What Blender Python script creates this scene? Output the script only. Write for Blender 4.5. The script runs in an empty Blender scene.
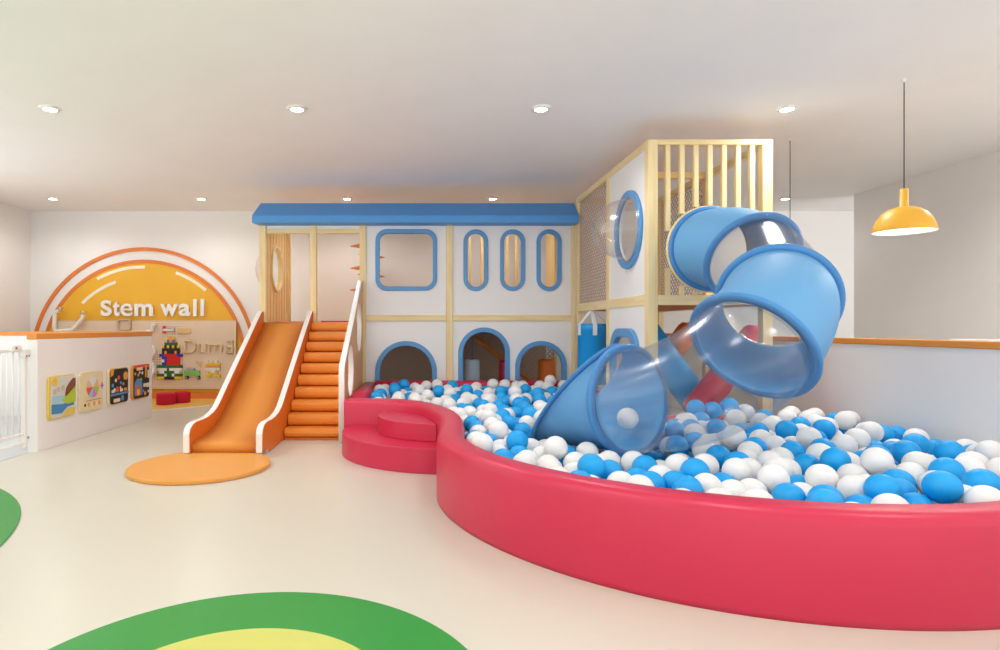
import bpy, bmesh, math, random
from mathutils import Vector, Matrix
random.seed(7)
C = bpy.context.scene.collection
SC = bpy.context.scene
PI = math.pi
EYE = 1.3            # camera height
ROOM_H = 3.41        # ceiling height

# ------------------------------------------------------------------ materials
def lin(c):
    return tuple(((v/255)/12.92 if v/255 <= .04045 else ((v/255+.055)/1.055)**2.4) for v in c)

def mat(name, col, rough=.5, spec=.5, var=0.0, scale=6.0, bump=0.0, bscale=40.0, coat=0.0, metal=0.0):
    m = bpy.data.materials.new(name); m.use_nodes = True
    nt = m.node_tree; p = nt.nodes['Principled BSDF']
    c = lin(col)
    p.inputs['Base Color'].default_value = (*c, 1)
    p.inputs['Roughness'].default_value = rough
    p.inputs['Specular IOR Level'].default_value = spec
    p.inputs['Metallic'].default_value = metal
    p.inputs['Coat Weight'].default_value = coat
    p.inputs['Coat Roughness'].default_value = .15
    if var or bump:
        tc = nt.nodes.new('ShaderNodeTexCoord')
    if var:
        n = nt.nodes.new('ShaderNodeTexNoise'); n.inputs['Scale'].default_value = scale
        n.inputs['Detail'].default_value = 4
        r = nt.nodes.new('ShaderNodeValToRGB')
        r.color_ramp.elements[0].position = .3; r.color_ramp.elements[1].position = .7
        r.color_ramp.elements[0].color = (*[v*(1-var) for v in c], 1)
        r.color_ramp.elements[1].color = (*[min(1, v*(1+var)) for v in c], 1)
        nt.links.new(tc.outputs['Object'], n.inputs['Vector'])
        nt.links.new(n.outputs['Fac'], r.inputs['Fac'])
        nt.links.new(r.outputs['Color'], p.inputs['Base Color'])
    if bump:
        n2 = nt.nodes.new('ShaderNodeTexNoise'); n2.inputs['Scale'].default_value = bscale
        b = nt.nodes.new('ShaderNodeBump'); b.inputs['Strength'].default_value = bump
        b.inputs['Distance'].default_value = .01
        nt.links.new(tc.outputs['Object'], n2.inputs['Vector'])
        nt.links.new(n2.outputs['Fac'], b.inputs['Height'])
        nt.links.new(b.outputs['Normal'], p.inputs['Normal'])
    return m

def wood(name, a, b, axis=2, rough=.45, freq=14.0):
    m = bpy.data.materials.new(name); m.use_nodes = True
    nt = m.node_tree; p = nt.nodes['Principled BSDF']; p.inputs['Roughness'].default_value = rough
    tc = nt.nodes.new('ShaderNodeTexCoord'); mp = nt.nodes.new('ShaderNodeMapping')
    s = [freq, freq, freq]; s[axis] = freq*.08
    mp.inputs['Scale'].default_value = s
    n = nt.nodes.new('ShaderNodeTexNoise'); n.inputs['Scale'].default_value = 1.6
    n.inputs['Detail'].default_value = 6; n.inputs['Distortion'].default_value = .4
    r = nt.nodes.new('ShaderNodeValToRGB')
    r.color_ramp.elements[0].position = .32; r.color_ramp.elements[1].position = .68
    r.color_ramp.elements[0].color = (*lin(a), 1); r.color_ramp.elements[1].color = (*lin(b), 1)
    L = nt.links.new
    L(tc.outputs['Object'], mp.inputs['Vector']); L(mp.outputs['Vector'], n.inputs['Vector'])
    L(n.outputs['Fac'], r.inputs['Fac']); L(r.outputs['Color'], p.inputs['Base Color'])
    return m

def clear_mat(name, tint=(250, 251, 252), refl=.26, base=.012):
    # thin clear plastic: light passes straight, reflection grows towards grazing view
    m = bpy.data.materials.new(name); m.use_nodes = True
    nt = m.node_tree; nt.nodes.remove(nt.nodes['Principled BSDF'])
    out = nt.nodes['Material Output']
    t = nt.nodes.new('ShaderNodeBsdfTransparent'); t.inputs['Color'].default_value = (*lin(tint), 1)
    g = nt.nodes.new('ShaderNodeBsdfGlossy'); g.inputs['Roughness'].default_value = .22
    g.inputs['Color'].default_value = (.95, .95, .95, 1)
    lw = nt.nodes.new('ShaderNodeLayerWeight'); lw.inputs['Blend'].default_value = .25
    mm = nt.nodes.new('ShaderNodeMapRange'); mm.inputs['To Min'].default_value = base; mm.inputs['To Max'].default_value = refl
    mx = nt.nodes.new('ShaderNodeMixShader'); L = nt.links.new
    L(lw.outputs['Facing'], mm.inputs['Value']); L(mm.outputs['Result'], mx.inputs['Fac'])
    L(t.outputs[0], mx.inputs[1]); L(g.outputs[0], mx.inputs[2]); L(mx.outputs[0], out.inputs['Surface'])
    return m

def glow(name, col, s):
    m = bpy.data.materials.new(name); m.use_nodes = True
    p = m.node_tree.nodes['Principled BSDF']
    p.inputs['Emission Color'].default_value = (*lin(col), 1); p.inputs['Emission Strength'].default_value = s
    return m

M = {}
M['wall'] = mat('wall_paint', (242, 240, 239), .85, .3, .012, 1.5, .05, 120)
M['ceiling'] = mat('ceiling_paint', (248, 246, 246), .9, .2, .012, 1.5)
M['floor'] = mat('floor_vinyl', (213, 209, 195), .28, .45, .015, .8)
M['grey_floor'] = mat('grey_floor_vinyl', (208, 212, 216), .35, .45, .02, 2)
M['white'] = mat('white_board', (240, 238, 237), .5, .4, .01, 2)
M['white_gloss'] = mat('white_lacquer', (243, 241, 239), .3, .5)
M['white_cap'] = mat('orange_cap', (226, 148, 66), .4, .5, .03, 8)
M['orange'] = mat('orange_padding', (232, 138, 42), .45, .45, .015, 5)
M['slide_orange'] = mat('slide_vinyl', (220, 144, 64), .6, .3, .015, 4)
M['orange_dark'] = mat('orange_side_padding', (224, 116, 34), .5, .4, .015, 5)
M['mat_orange'] = mat('orange_mat_vinyl', (227, 158, 74), .45, .45, .015, 4)
M['red'] = mat('red_padding', (204, 40, 76), .36, .5, .02, 3, .03, 60)
M['red_fabric'] = mat('red_fabric', (206, 32, 66), .8, .3, .05, 60)
M['roof'] = mat('blue_roof_paint', (78, 152, 222), .4, .5, .015, 4)
M['trim_blue'] = mat('blue_trim_paint', (88, 150, 205), .4, .5, .01, 6)
M['tube'] = mat('blue_tube_plastic', (106, 166, 214), .6, .25, .012, 3)
M['flange'] = mat('blue_flange_plastic', (74, 140, 200), .48, .35)
M['ball_blue'] = mat('blue_ball_plastic', (0, 166, 240), .45, .5)
M['ball_white'] = mat('white_ball_plastic', (240, 240, 240), .45, .5)
M['wood'] = wood('pale_wood', (232, 206, 150), (244, 224, 174))
M['wood_h'] = wood('pale_wood_across', (232, 206, 150), (244, 224, 174), 0)
M['wood_y'] = wood('pale_wood_along', (232, 206, 150), (244, 224, 174), 1)
M['wood_panel'] = wood('panel_wood', (236, 198, 128), (246, 216, 156), 2, .45, 9)
M['wood_dark'] = wood('rail_wood', (205, 132, 66), (222, 155, 88), 1)
M['net'] = mat('grey_rope', (190, 170, 155), .8, .2, .1, 40)
M['clear'] = clear_mat('clear_acrylic')
M['clear_dome'] = clear_mat('clear_dome_acrylic', (250, 250, 250), .6, .03)
M['bag_blue'] = mat('blue_bag_vinyl', (18, 158, 234), .4, .5, .02, 6)
M['bag_orange'] = mat('orange_bag_vinyl', (226, 120, 40), .5, .4)
M['bag_pale'] = mat('pale_bag_vinyl', (196, 220, 236), .5, .4)
M['strap'] = mat('white_strap', (232, 234, 236), .7, .3)
M['metal'] = mat('grey_metal', (150, 150, 152), .35, .5, 0, 1, 0, 1, 0, .7)
M['black'] = mat('black_cord', (38, 34, 34), .5, .4)
M['yellow_sign'] = mat('yellow_sign_paint', (238, 180, 48), .5, .4, .015, 3)
M['orange_sign'] = mat('orange_sign_paint', (229, 128, 56), .5, .4)
M['cream'] = mat('cream_paint', (248, 238, 214), .5, .4)
M['letter'] = mat('white_letter_acrylic', (244, 242, 240), .45, .4)
M['lamp_yellow'] = mat('yellow_lamp_paint', (244, 184, 62), .4, .5)
M['lamp_inside'] = mat('white_lamp_inside', (248, 246, 240), .5, .4)
M['green_mat'] = mat('green_floor_vinyl', (38, 146, 54), .4, .45, .02, 2)
M['yellow_mat'] = mat('yellow_floor_vinyl', (204, 206, 104), .4, .45, .02, 2)
M['pink_mat'] = mat('pink_mat_vinyl', (238, 150, 150), .5, .4)
M['peg_white'] = mat('white_pipe_plastic', (240, 238, 234), .35, .5)
M['clear_cup'] = clear_mat('clear_funnel_plastic', (232, 234, 236), .7, .2)
M['beige'] = mat('beige_plastic', (206, 184, 156), .4, .5)
M['toy_wood'] = wood('toy_wood', (214, 178, 124), (226, 194, 140), 0)
for k, c in dict(k=(42, 38, 36), r=(224, 38, 36), b=(66, 52, 190), w=(240, 238, 232), g=(44, 112, 58), y=(240, 208, 56), o=(240, 160, 84),
                 p=(146, 96, 190), l=(134, 204, 96), a=(176, 170, 188), t=(226, 190, 130)).items():
    M['toy_'+k] = mat('toy_plastic_'+k, c, .4, .5)
M['light'] = glow('lamp_diffuser', (255, 250, 242), 14)

def pegboard_mat():
    m = bpy.data.materials.new('perforated_board'); m.use_nodes = True
    nt = m.node_tree; p = nt.nodes['Principled BSDF']; p.inputs['Roughness'].default_value = .6
    L = nt.links.new
    tc = nt.nodes.new('ShaderNodeTexCoord'); sp = nt.nodes.new('ShaderNodeSeparateXYZ'); L(tc.outputs['Object'], sp.inputs[0])
    def cell(sock):
        a = nt.nodes.new('ShaderNodeMath'); a.operation = 'MULTIPLY'; a.inputs[1].default_value = 1/.046; L(sock, a.inputs[0])
        b = nt.nodes.new('ShaderNodeMath'); b.operation = 'FRACT'; L(a.outputs[0], b.inputs[0])
        c = nt.nodes.new('ShaderNodeMath'); c.operation = 'SUBTRACT'; c.inputs[1].default_value = .5; L(b.outputs[0], c.inputs[0])
        d = nt.nodes.new('ShaderNodeMath'); d.operation = 'POWER'; d.inputs[1].default_value = 2
        e = nt.nodes.new('ShaderNodeMath'); e.operation = 'ABSOLUTE'; L(c.outputs[0], e.inputs[0]); L(e.outputs[0], d.inputs[0])
        return d.outputs[0]
    s = nt.nodes.new('ShaderNodeMath'); s.operation = 'ADD'; L(cell(sp.outputs['X']), s.inputs[0]); L(cell(sp.outputs['Z']), s.inputs[1])
    lt = nt.nodes.new('ShaderNodeMath'); lt.operation = 'LESS_THAN'; lt.inputs[1].default_value = .045; L(s.outputs[0], lt.inputs[0])
    mx = nt.nodes.new('ShaderNodeMix'); mx.data_type = 'RGBA'
    mx.inputs['A'].default_value = (*lin((240, 217, 192)), 1); mx.inputs['B'].default_value = (*lin((112, 80, 60)), 1)
    L(lt.outputs[0], mx.inputs['Factor']); L(mx.outputs['Result'], p.inputs['Base Color'])
    return m
M['pegboard'] = pegboard_mat()

# ------------------------------------------------------------------ object helpers
def tag(o, label=None, cat=None, group=None, kind=None):
    if label: o['label'] = label
    if cat: o['category'] = cat
    if group: o['group'] = group
    if kind: o['kind'] = kind
    return o

def thing(name, label, cat, loc=(0, 0, 0), group=None):
    o = bpy.data.objects.new(name, None); C.objects.link(o); o.location = loc
    o.empty_display_size = .1
    return tag(o, label, cat, group)

def link(name, me, m, parent=None, smooth=False, bevel=0, seg=2):
    o = bpy.data.objects.new(name, me); C.objects.link(o)
    for x in (m if isinstance(m, (list, tuple)) else [m]):
        me.materials.append(M[x] if isinstance(x, str) else x)
    if parent is not None:
        o.parent = parent
        o.matrix_parent_inverse = Matrix.Translation(-Vector(parent.location))
    if smooth:
        for p in me.polygons: p.use_smooth = True
    if bevel:
        b = o.modifiers.new('edge', 'BEVEL'); b.width = bevel; b.segments = seg; b.limit_method = 'ANGLE'; b.angle_limit = math.radians(40)
        b.harden_normals = False
    return o

def obj(name, bm, m, parent=None, smooth=False, bevel=0, seg=2):
    bmesh.ops.recalc_face_normals(bm, faces=bm.faces)
    me = bpy.data.meshes.new(name); bm.to_mesh(me); bm.free()
    return link(name, me, m, parent, smooth, bevel, seg)

def B(): return bmesh.new()

def box(bm, x0, x1, y0, y1, z0, z1, mi=0):
    v = [bm.verts.new((x, y, z)) for z in (z0, z1) for x, y in ((x0, y0), (x1, y0), (x1, y1), (x0, y1))]
    for f in ((0, 3, 2, 1), (4, 5, 6, 7), (0, 1, 5, 4), (1, 2, 6, 5), (2, 3, 7, 6), (3, 0, 4, 7)):
        bm.faces.new([v[i] for i in f]).material_index = mi
    return bm

def boxo(name, e, m, parent=None, bevel=.006):
    return obj(name, box(B(), *e), m, parent, bevel=bevel)

def prism(bm, pts, z0, z1):
    a = [bm.verts.new((x, y, z0)) for x, y in pts]; b = [bm.verts.new((x, y, z1)) for x, y in pts]
    n = len(pts)
    bm.faces.new(a[::-1]); bm.faces.new(b)
    for i in range(n): bm.faces.new((a[i], a[(i+1) % n], b[(i+1) % n], b[i]))
    return bm

def prism_yz(bm, pts, x0, x1, mi_edge=None):
    a = [bm.verts.new((x0, y, z)) for y, z in pts]; b = [bm.verts.new((x1, y, z)) for y, z in pts]
    n = len(pts)
    bm.faces.new(a); bm.faces.new(b[::-1])
    for i in range(n):
        f = bm.faces.new((a[i], b[i], b[(i+1) % n], a[(i+1) % n]))
        if mi_edge is not None: f.material_index = mi_edge
    return bm

def cyl(bm, p, q, r, n=20, r2=None, cap=True):
    p, q = Vector(p), Vector(q); d = (q-p).normalized()
    u = d.cross(Vector((0, 0, 1)) if abs(d.z) < .95 else Vector((1, 0, 0))).normalized(); w = d.cross(u)
    r2 = r if r2 is None else r2
    a = [bm.verts.new(p+(u*math.cos(t)+w*math.sin(t))*r) for t in (2*PI*i/n for i in range(n))]
    b = [bm.verts.new(q+(u*math.cos(t)+w*math.sin(t))*r2) for t in (2*PI*i/n for i in range(n))]
    for i in range(n): bm.faces.new((a[i], a[(i+1) % n], b[(i+1) % n], b[i]))
    if cap: bm.faces.new(a[::-1]); bm.faces.new(b)
    return bm

def lathe(bm, prof, c, n=32, axis='z', close=False):
    # prof: (r, h) pairs along the axis from c
    rings = []
    for r, h in prof:
        ring = []
        for i in range(n):
            t = 2*PI*i/n
            if axis == 'z': co = (c[0]+r*math.cos(t), c[1]+r*math.sin(t), c[2]+h)
            elif axis == 'x': co = (c[0]+h, c[1]+r*math.cos(t), c[2]+r*math.sin(t))
            else: co = (c[0]+r*math.cos(t), c[1]+h, c[2]+r*math.sin(t))
            ring.append(bm.verts.new(co))
        rings.append(ring)
    k = len(rings)
    for j in range(k-1 if not close else k):
        a, b = rings[j], rings[(j+1) % k]
        for i in range(n): bm.faces.new((a[i], a[(i+1) % n], b[(i+1) % n], b[i]))
    if not close:
        if prof[0][0] > 1e-4: bm.faces.new(rings[0][::-1])
        if prof[-1][0] > 1e-4: bm.faces.new(rings[-1])
    bmesh.ops.remove_doubles(bm, verts=bm.verts, dist=1e-5)
    return bm

def tube_path(bm, pts, r, n=10, cap=True):
    pts = [Vector(p) for p in pts]; rings = []
    up = Vector((0, 0, 1))
    for i, p in enumerate(pts):
        d = (pts[min(i+1, len(pts)-1)]-pts[max(i-1, 0)]).normalized()
        u = d.cross(up if abs(d.z) < .9 else Vector((0, 1, 0))).normalized(); w = d.cross(u)
        rings.append([bm.verts.new(p+(u*math.cos(2*PI*k/n)+w*math.sin(2*PI*k/n))*r) for k in range(n)])
    for a, b in zip(rings, rings[1:]):
        for k in range(n): bm.faces.new((a[k], a[(k+1) % n], b[(k+1) % n], b[k]))
    if cap: bm.faces.new(rings[0][::-1]); bm.faces.new(rings[-1])
    return bm

def sphere(bm, c, r, u=20, v=12):
    bmesh.ops.create_uvsphere(bm, u_segments=u, v_segments=v, radius=r, matrix=Matrix.Translation(c)); return bm

# --- flat outlines with holes -> solid panels
def rrect(u0, u1, v0, v1, r, n=8):
    r = min(r, (u1-u0)/2-1e-4, (v1-v0)/2-1e-4); out = []
    for cu, cv, a in ((u1-r, v1-r, 0), (u0+r, v1-r, 90), (u0+r, v0+r, 180), (u1-r, v0+r, 270)):
        for i in range(n+1):
            t = math.radians(a+90*i/n); out.append((cu+r*math.cos(t), cv+r*math.sin(t)))
    return out
def circle(cu, cv, r, n=48, r2=None):
    return [(cu+r*math.cos(2*PI*i/n), cv+(r2 or r)*math.sin(2*PI*i/n)) for i in range(n)]
def arch(u0, u1, v0, vtop, n=24, shoulder=None):
    # door outline with a round head; 'shoulder' makes a flat top with round corners
    r = (u1-u0)/2
    if shoulder:
        out = [(u0, v0), (u1, v0)]
        for cu, a in ((u1-shoulder, 0), (u0+shoulder, 90)):
            for i in range(9):
                t = math.radians(a+90*i/8); out.append((cu+shoulder*math.cos(t), vtop-shoulder+shoulder*math.sin(t)))
        return out
    return [(u0, v0), (u1, v0)] + [((u0+u1)/2+r*math.cos(PI*i/n), vtop-r+r*math.sin(PI*i/n)) for i in range(n+1)]
def disc_arc(cu, cv, r0, r1, a0, a1, n=40):
    A = [math.radians(a0+(a1-a0)*i/n) for i in range(n+1)]
    return [(cu+r1*math.cos(t), cv+r1*math.sin(t)) for t in A]+[(cu+r0*math.cos(t), cv+r0*math.sin(t)) for t in reversed(A)]

FACE_Y = lambda w: Matrix(((1, 0, 0, 0), (0, 0, -1, w), (0, 1, 0, 0), (0, 0, 0, 1)))   # u->x, v->z, front towards the camera
FACE_X = lambda w: Matrix(((0, 0, 1, w), (1, 0, 0, 0), (0, 1, 0, 0), (0, 0, 0, 1)))     # u->y, v->z
FLAT_Z = lambda w: Matrix(((1, 0, 0, 0), (0, 1, 0, 0), (0, 0, 1, w), (0, 0, 0, 1)))
def curve_mesh(cu, mtx):
    o = bpy.data.objects.new('outline', cu); C.objects.link(o)
    dg = bpy.context.evaluated_depsgraph_get(); dg.update()
    me = bpy.data.meshes.new_from_object(o.evaluated_get(dg))
    bpy.data.objects.remove(o); me.transform(mtx); me.materials.clear()
    return me
def panel(name, loops, thick, mtx, m, parent=None, bev=0.0, label=None):
    cu = bpy.data.curves.new(name, 'CURVE'); cu.dimensions = '2D'; cu.fill_mode = 'BOTH'
    cu.extrude = max(thick/2-bev, 1e-4); cu.bevel_depth = bev; cu.bevel_resolution = 2
    if bev: cu.offset = -bev
    for lp in loops:
        s = cu.splines.new('POLY'); s.points.add(len(lp)-1); s.use_cyclic_u = True
        for p, (u, v) in zip(s.points, lp): p.co = (u, v, 0, 1)
    me = curve_mesh(cu, mtx); me.name = name
    o = link(name, me, m, parent)
    if label: o['label'] = label
    return o

def struct(name, bm, m, bevel=0):
    return tag(obj(name, bm, m, bevel=bevel), kind='structure')

def smooth_path(pts, n=8, closed=False):
    # Catmull-Rom through the points
    P = [Vector(p) for p in pts]; out = []; k = len(P)
    rng = range(k if closed else k-1)
    for i in rng:
        p1, p2 = P[i], P[(i+1) % k]
        p0 = P[i-1] if (closed or i > 0) else p1*2-p2
        p3 = P[(i+2) % k] if (closed or i+2 < k) else p2*2-p1
        for j in range(n):
            t = j/n
            out.append(.5*((2*p1)+(p2-p0)*t+(2*p0-5*p1+4*p2-p3)*t*t+(3*p1-p0-3*p2+p3)*t**3))
    if not closed: out.append(P[-1])
    return out

# ------------------------------------------------------------------ camera and light
cam = bpy.data.cameras.new('camera'); co = bpy.data.objects.new('camera', cam); C.objects.link(co)
co.location = (0, 0, EYE); co.rotation_euler = (PI/2, 0, 0)
cam.sensor_width = 36; cam.lens = 36*.610; cam.shift_x = .079; cam.shift_y = .002; cam.clip_start = .05
SC.camera = co
SC.cycles.transparent_max_bounces = 24
w = bpy.data.worlds.new('daylight'); SC.world = w; w.use_nodes = True
w.node_tree.nodes['Background'].inputs[0].default_value = (1.0, .985, .965, 1)
wn = w.node_tree.nodes; wl = w.node_tree.links
wt = wn.new('ShaderNodeTexCoord'); ws = wn.new('ShaderNodeSeparateXYZ'); wr = wn.new('ShaderNodeMapRange')
wr.inputs['From Min'].default_value = -.25; wr.inputs['From Max'].default_value = .25
wr.inputs['To Min'].default_value = 3.2; wr.inputs['To Max'].default_value = 1.0   # lower half brightened to lift the ceiling, dimmer sky above
wl.new(wt.outputs['Generated'], ws.inputs[0]); wl.new(ws.outputs['Z'], wr.inputs['Value'])
wl.new(wr.outputs['Result'], wn['Background'].inputs[1])
SC.view_settings.view_transform = 'Standard'; SC.view_settings.look = 'None'
SC.view_settings.gamma = 1; SC.view_settings.use_curve_mapping = False; SC.view_settings.exposure = .06

# ------------------------------------------------------------------ the room
BACK = 11.09
struct('floor', box(B(), -7.3, 10, -3.5, 11.3, -.1, 0), 'floor')
struct('ceiling', box(B(), -7.3, 10, -3.5, 11.3, ROOM_H, ROOM_H+.1), 'ceiling')
struct('wall_back', box(B(), -7.3, 10, BACK, 11.3, 0, ROOM_H), 'wall')
# side walls with tall unseen window openings, added to even out the room light
def side_wall(name, x0, x1, y0, y1, added_wins):
    bm = B(); z0, z1 = .35, 2.95; ys = [y0]
    box(bm, x0, x1, y0, y1, 0, z0); box(bm, x0, x1, y0, y1, z1, ROOM_H)
    e = [y0]+[v for w_ in added_wins for v in w_]+[y1]
    for a, b in zip(e[::2], e[1::2]): box(bm, x0, x1, a, b, z0, z1)
    struct(name, bm, 'wall')
    xm = (x0+x1)/2
    for i, (a, b) in enumerate(added_wins):
        f = B()
        for q in ((a, a+.05, z0, z1), (b-.05, b, z0, z1), (a, b, z0, z0+.05), (a, b, z1-.05, z1), ((a+b)/2-.03, (a+b)/2+.03, z0, z1)):
            box(f, xm-.03, xm+.03, q[0], q[1], q[2], q[3])
        struct('window_%d' % (i+1+(0 if x0 < 0 else 5)), f, 'white_gloss')
side_wall('wall_left', -7.25, -7.1, -3.5, BACK, [(-3.2, -.5), (-.2, 2.5), (2.8, 5.5), (5.8, 8.5)])
side_wall('wall_right', 6.92, 7.07, -3.5, 9.75, [(-3.2, -.5), (-.2, 2.5), (2.8, 5.5)])
struct('wall_corridor', box(B(), 9.85, 10, 9.0, BACK, 0, ROOM_H), 'wall')
struct('floor_grey', box(B(), -7.1, -4.06, 3.5, 8.88, 0, .004), 'grey_floor')

def downlight(x, y, label):
    t = thing('ceiling_downlight', label, 'ceiling light', (x, y, ROOM_H), 'recessed ceiling downlights')
    obj('trim_ring', lathe(B(), [(.062, -.02), (.062, -.004), (.095, -.001), (.098, -.006), (.092, -.012), (.070, -.014)], (x, y, ROOM_H), 32, 'z', True), 'white_gloss', t, True)
    obj('lamp_diffuser', lathe(B(), [(0, -.009), (.0615, -.009)], (x, y, ROOM_H), 32), 'light', t)
    ld = bpy.data.lights.new('downlight_lamp', 'SPOT'); ld.energy = 80 if y < 9 else 80*(.55 if x < 5 else .22); ld.color = (1, .975, .95); ld.spot_size = math.radians(165); ld.spot_blend = .6
    ld.shadow_soft_size = .25
    lo = bpy.data.objects.new('downlight_lamp', ld); C.objects.link(lo); lo.location = (x, y, ROOM_H-.06); lo.parent = t
    lo.matrix_parent_inverse = Matrix.Translation((-x, -y, -ROOM_H))
DL = [(-3.576, 5.88, 'round recessed downlight in the front row, nearest the white side wall'),
      (-1.195, 5.88, 'round recessed downlight in the front row, second from the white side wall'),
      (1.157, 5.88, 'round recessed downlight in the front row, third from the white side wall'),
      (3.53, 5.88, 'round recessed downlight in the front row, between play tower and yellow pendant'),
      (-6.03, 10.0, 'small far downlight in the corner above the round yellow wall sign, nearest the side wall'),
      (-3.6, 10.0, 'small far downlight between the round yellow sign and the blue awning'),
      (-1.21, 10.0, 'small far downlight just above the blue awning over the stair bay'),
      (1.18, 10.0, 'small far downlight just above the blue awning over the capsule windows'),
      (5.97, 10.0, 'small far downlight in the corridor behind the tall play tower')]
for a in DL: downlight(*a)
for i, xx in enumerate((-3.576, -1.195, 1.157, 3.53)):  # unseen row continuing the ceiling grid, added to light the room
    downlight(xx, 1.9, 'round recessed downlight in the row overhead, ' + ('first', 'second', 'third', 'fourth')[i] + ' from the gate side')
downlight(5.9, 5.88, 'round recessed downlight in the front row, beyond the ball pit partition')  # out of view, added along the grid to brighten the right wall
downlight(-5.95, 5.88, 'round recessed downlight in the front row, behind the safety gate')  # out of view, added along the grid for more even light
# ------------------------------------------------------------------ floor inlays and mats
t = thing('round_floor_mat', 'large flat green floor circle with a yellow centre', 'floor mat', (-.656, 2.05, 0))
obj('green_ring', lathe(B(), [(.576, .001), (.576, .004), (.934, .004), (.937, .001)], (-.656, 2.05, 0), 128, 'z', True), 'green_mat', t)
obj('yellow_centre', lathe(B(), [(0, .001), (0, .0042), (.575, .0042), (.575, .001)], (-.656, 2.05, 0), 128), 'yellow_mat', t)
t = thing('round_floor_mat', 'plain green rounded floor patch cut off beside the white gate side', 'floor mat', (-4.97, 2.84, 0))
obj('green_disc', lathe(B(), [(0, .0045), (0, .008), (2.59, .008), (2.6, .005)], (-4.97, 2.84, 0), 160), 'green_mat', t)
t = obj('landing_mat', lathe(B(), [(0, 0), (.615, 0), (.625, .006), (.625, .032), (.617, .04), (0, .04)], (-2.03, 5.62, 0), 96), 'mat_orange', None, False)
tag(t, 'round flat orange landing mat at the foot of the slide', 'mat')

# ------------------------------------------------------------------ the science corner on the back wall
SX = -5.036
t = thing('wall_sign', 'big round yellow wall sign with orange rim and raised white lettering', 'sign', (SX, BACK, 0))
def cut_floor(cz, r, n=72):
    a = math.asin(cz/r)
    return [(SX+r*math.cos(x), cz+r*math.sin(x)) for x in (-a+(PI+2*a)*i/n for i in range(n+1))]
panel('board', [cut_floor(.66, 1.80)], .02, FACE_Y(BACK-.012), 'yellow_sign', t)
a0 = math.degrees(math.asin(.66/1.80))
panel('rim', [disc_arc(SX, .66, 1.80, 1.862, -a0, 180+a0, 80)], .03, FACE_Y(BACK-.017), 'orange_sign', t)
for r0, a, b in ((1.70, 89, 119), (1.51, 109, 136), (1.70, 49, 70)):
    panel('highlight_stripe', [disc_arc(SX, .66, r0, r0+.056, a, b, 24)], .006, FACE_Y(BACK-.026), 'cream', t)
boxo('kick_strip', (SX-1.66, SX+1.66, BACK-.05, BACK-.024, 0, .115), 'orange_sign', t, .004)
# raised letters, each fitted to its own extent on the sign
def px_x(px, Z): return (px-421)*Z/610
def px_z(py, Z): return EYE-(py-327)*Z/610
def letter(ch, x0, x1, z0, z1, y, m, parent, depth=.03, fat=.03):
    cu = bpy.data.curves.new('letter', 'FONT'); cu.body = ch; cu.extrude = depth/2; cu.offset = .008 if ch == 'e' else fat
    me = curve_mesh(cu, Matrix.Identity(4))
    xs = [v.co.x for v in me.vertices]; ys = [v.co.y for v in me.vertices]
    ax, bx, ay, by = min(xs), max(xs), min(ys), max(ys)
    for v in me.vertices:
        u = x0+(v.co.x-ax)/(bx-ax)*(x1-x0); h = z0+(v.co.y-ay)/(by-ay)*(z1-z0)
        v.co = (u, y-v.co.z, h)
    me.flip_normals() if False else None
    return link('letter', me, m, parent)
LZ = 11.03
for ch, a, b, top in (('S', 50, 140, 85), ('t', 152, 208, 92), ('e', 215, 315, 114), ('m', 330, 485, 114), ('w', 545, 692, 116), ('a', 700, 795, 114), ('l', 819, 849, 75), ('l', 880, 910, 75)):
    letter(ch, px_x(95+a/8.33, LZ), px_x(95+b/8.33, LZ), px_z(290+217/8.33, LZ), px_z(290+top/8.33, LZ), LZ, 'letter', t)
a0 = math.degrees(math.asin(.70/2.035))
tag(panel('wall_arch', [disc_arc(SX, .70, 1.985, 2.045, -a0, 180+a0, 96)], .03, FACE_Y(BACK-.016), 'orange_sign'),
    'thin orange arch strip framing the yellow round sign on the back wall', 'wall decoration')

t = thing('floor_mat', 'yellow half-round floor mat with pale stripes below the round wall sign', 'floor mat', (SX, BACK, 0))
obj('yellow_half', prism(B(), [(SX+1.78*math.cos(PI+PI*i/64), BACK-.03+1.6*math.sin(PI+PI*i/64)) for i in range(65)], .001, .005), mat('yellow_floor_print', (240, 196, 98), .4, .45), t)
obj('pale_border', prism(B(), disc_arc(SX, BACK-.03, 1.78, 1.84, 180, 360, 64), .001, .005), 'cream', t).scale = (1, 1, 1)
for r, a, b in ((1.36, 262, 300), (1.2, 205, 232)):
    obj('pale_stripe', prism(B(), disc_arc(SX, BACK-.03, r, r+.06, a, b, 20), .005, .006), 'cream', t)

PX0, PX1, PZ0, PZ1 = px_x(52.5, 11.0), px_x(236, 11.0), px_z(389, 11.0), px_z(320.5, 11.0)
PEG = 11.03
tag(boxo('pegboard', (PX0, PX1, PEG-.02, PEG+.005, PZ0, PZ1), 'pegboard', None, .003), 'long pale wooden pegboard with rows of holes under the white lettering', 'pegboard')

def pz(px, py, Z=10.99): return px_x(px, Z), px_z(py, Z)
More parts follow.
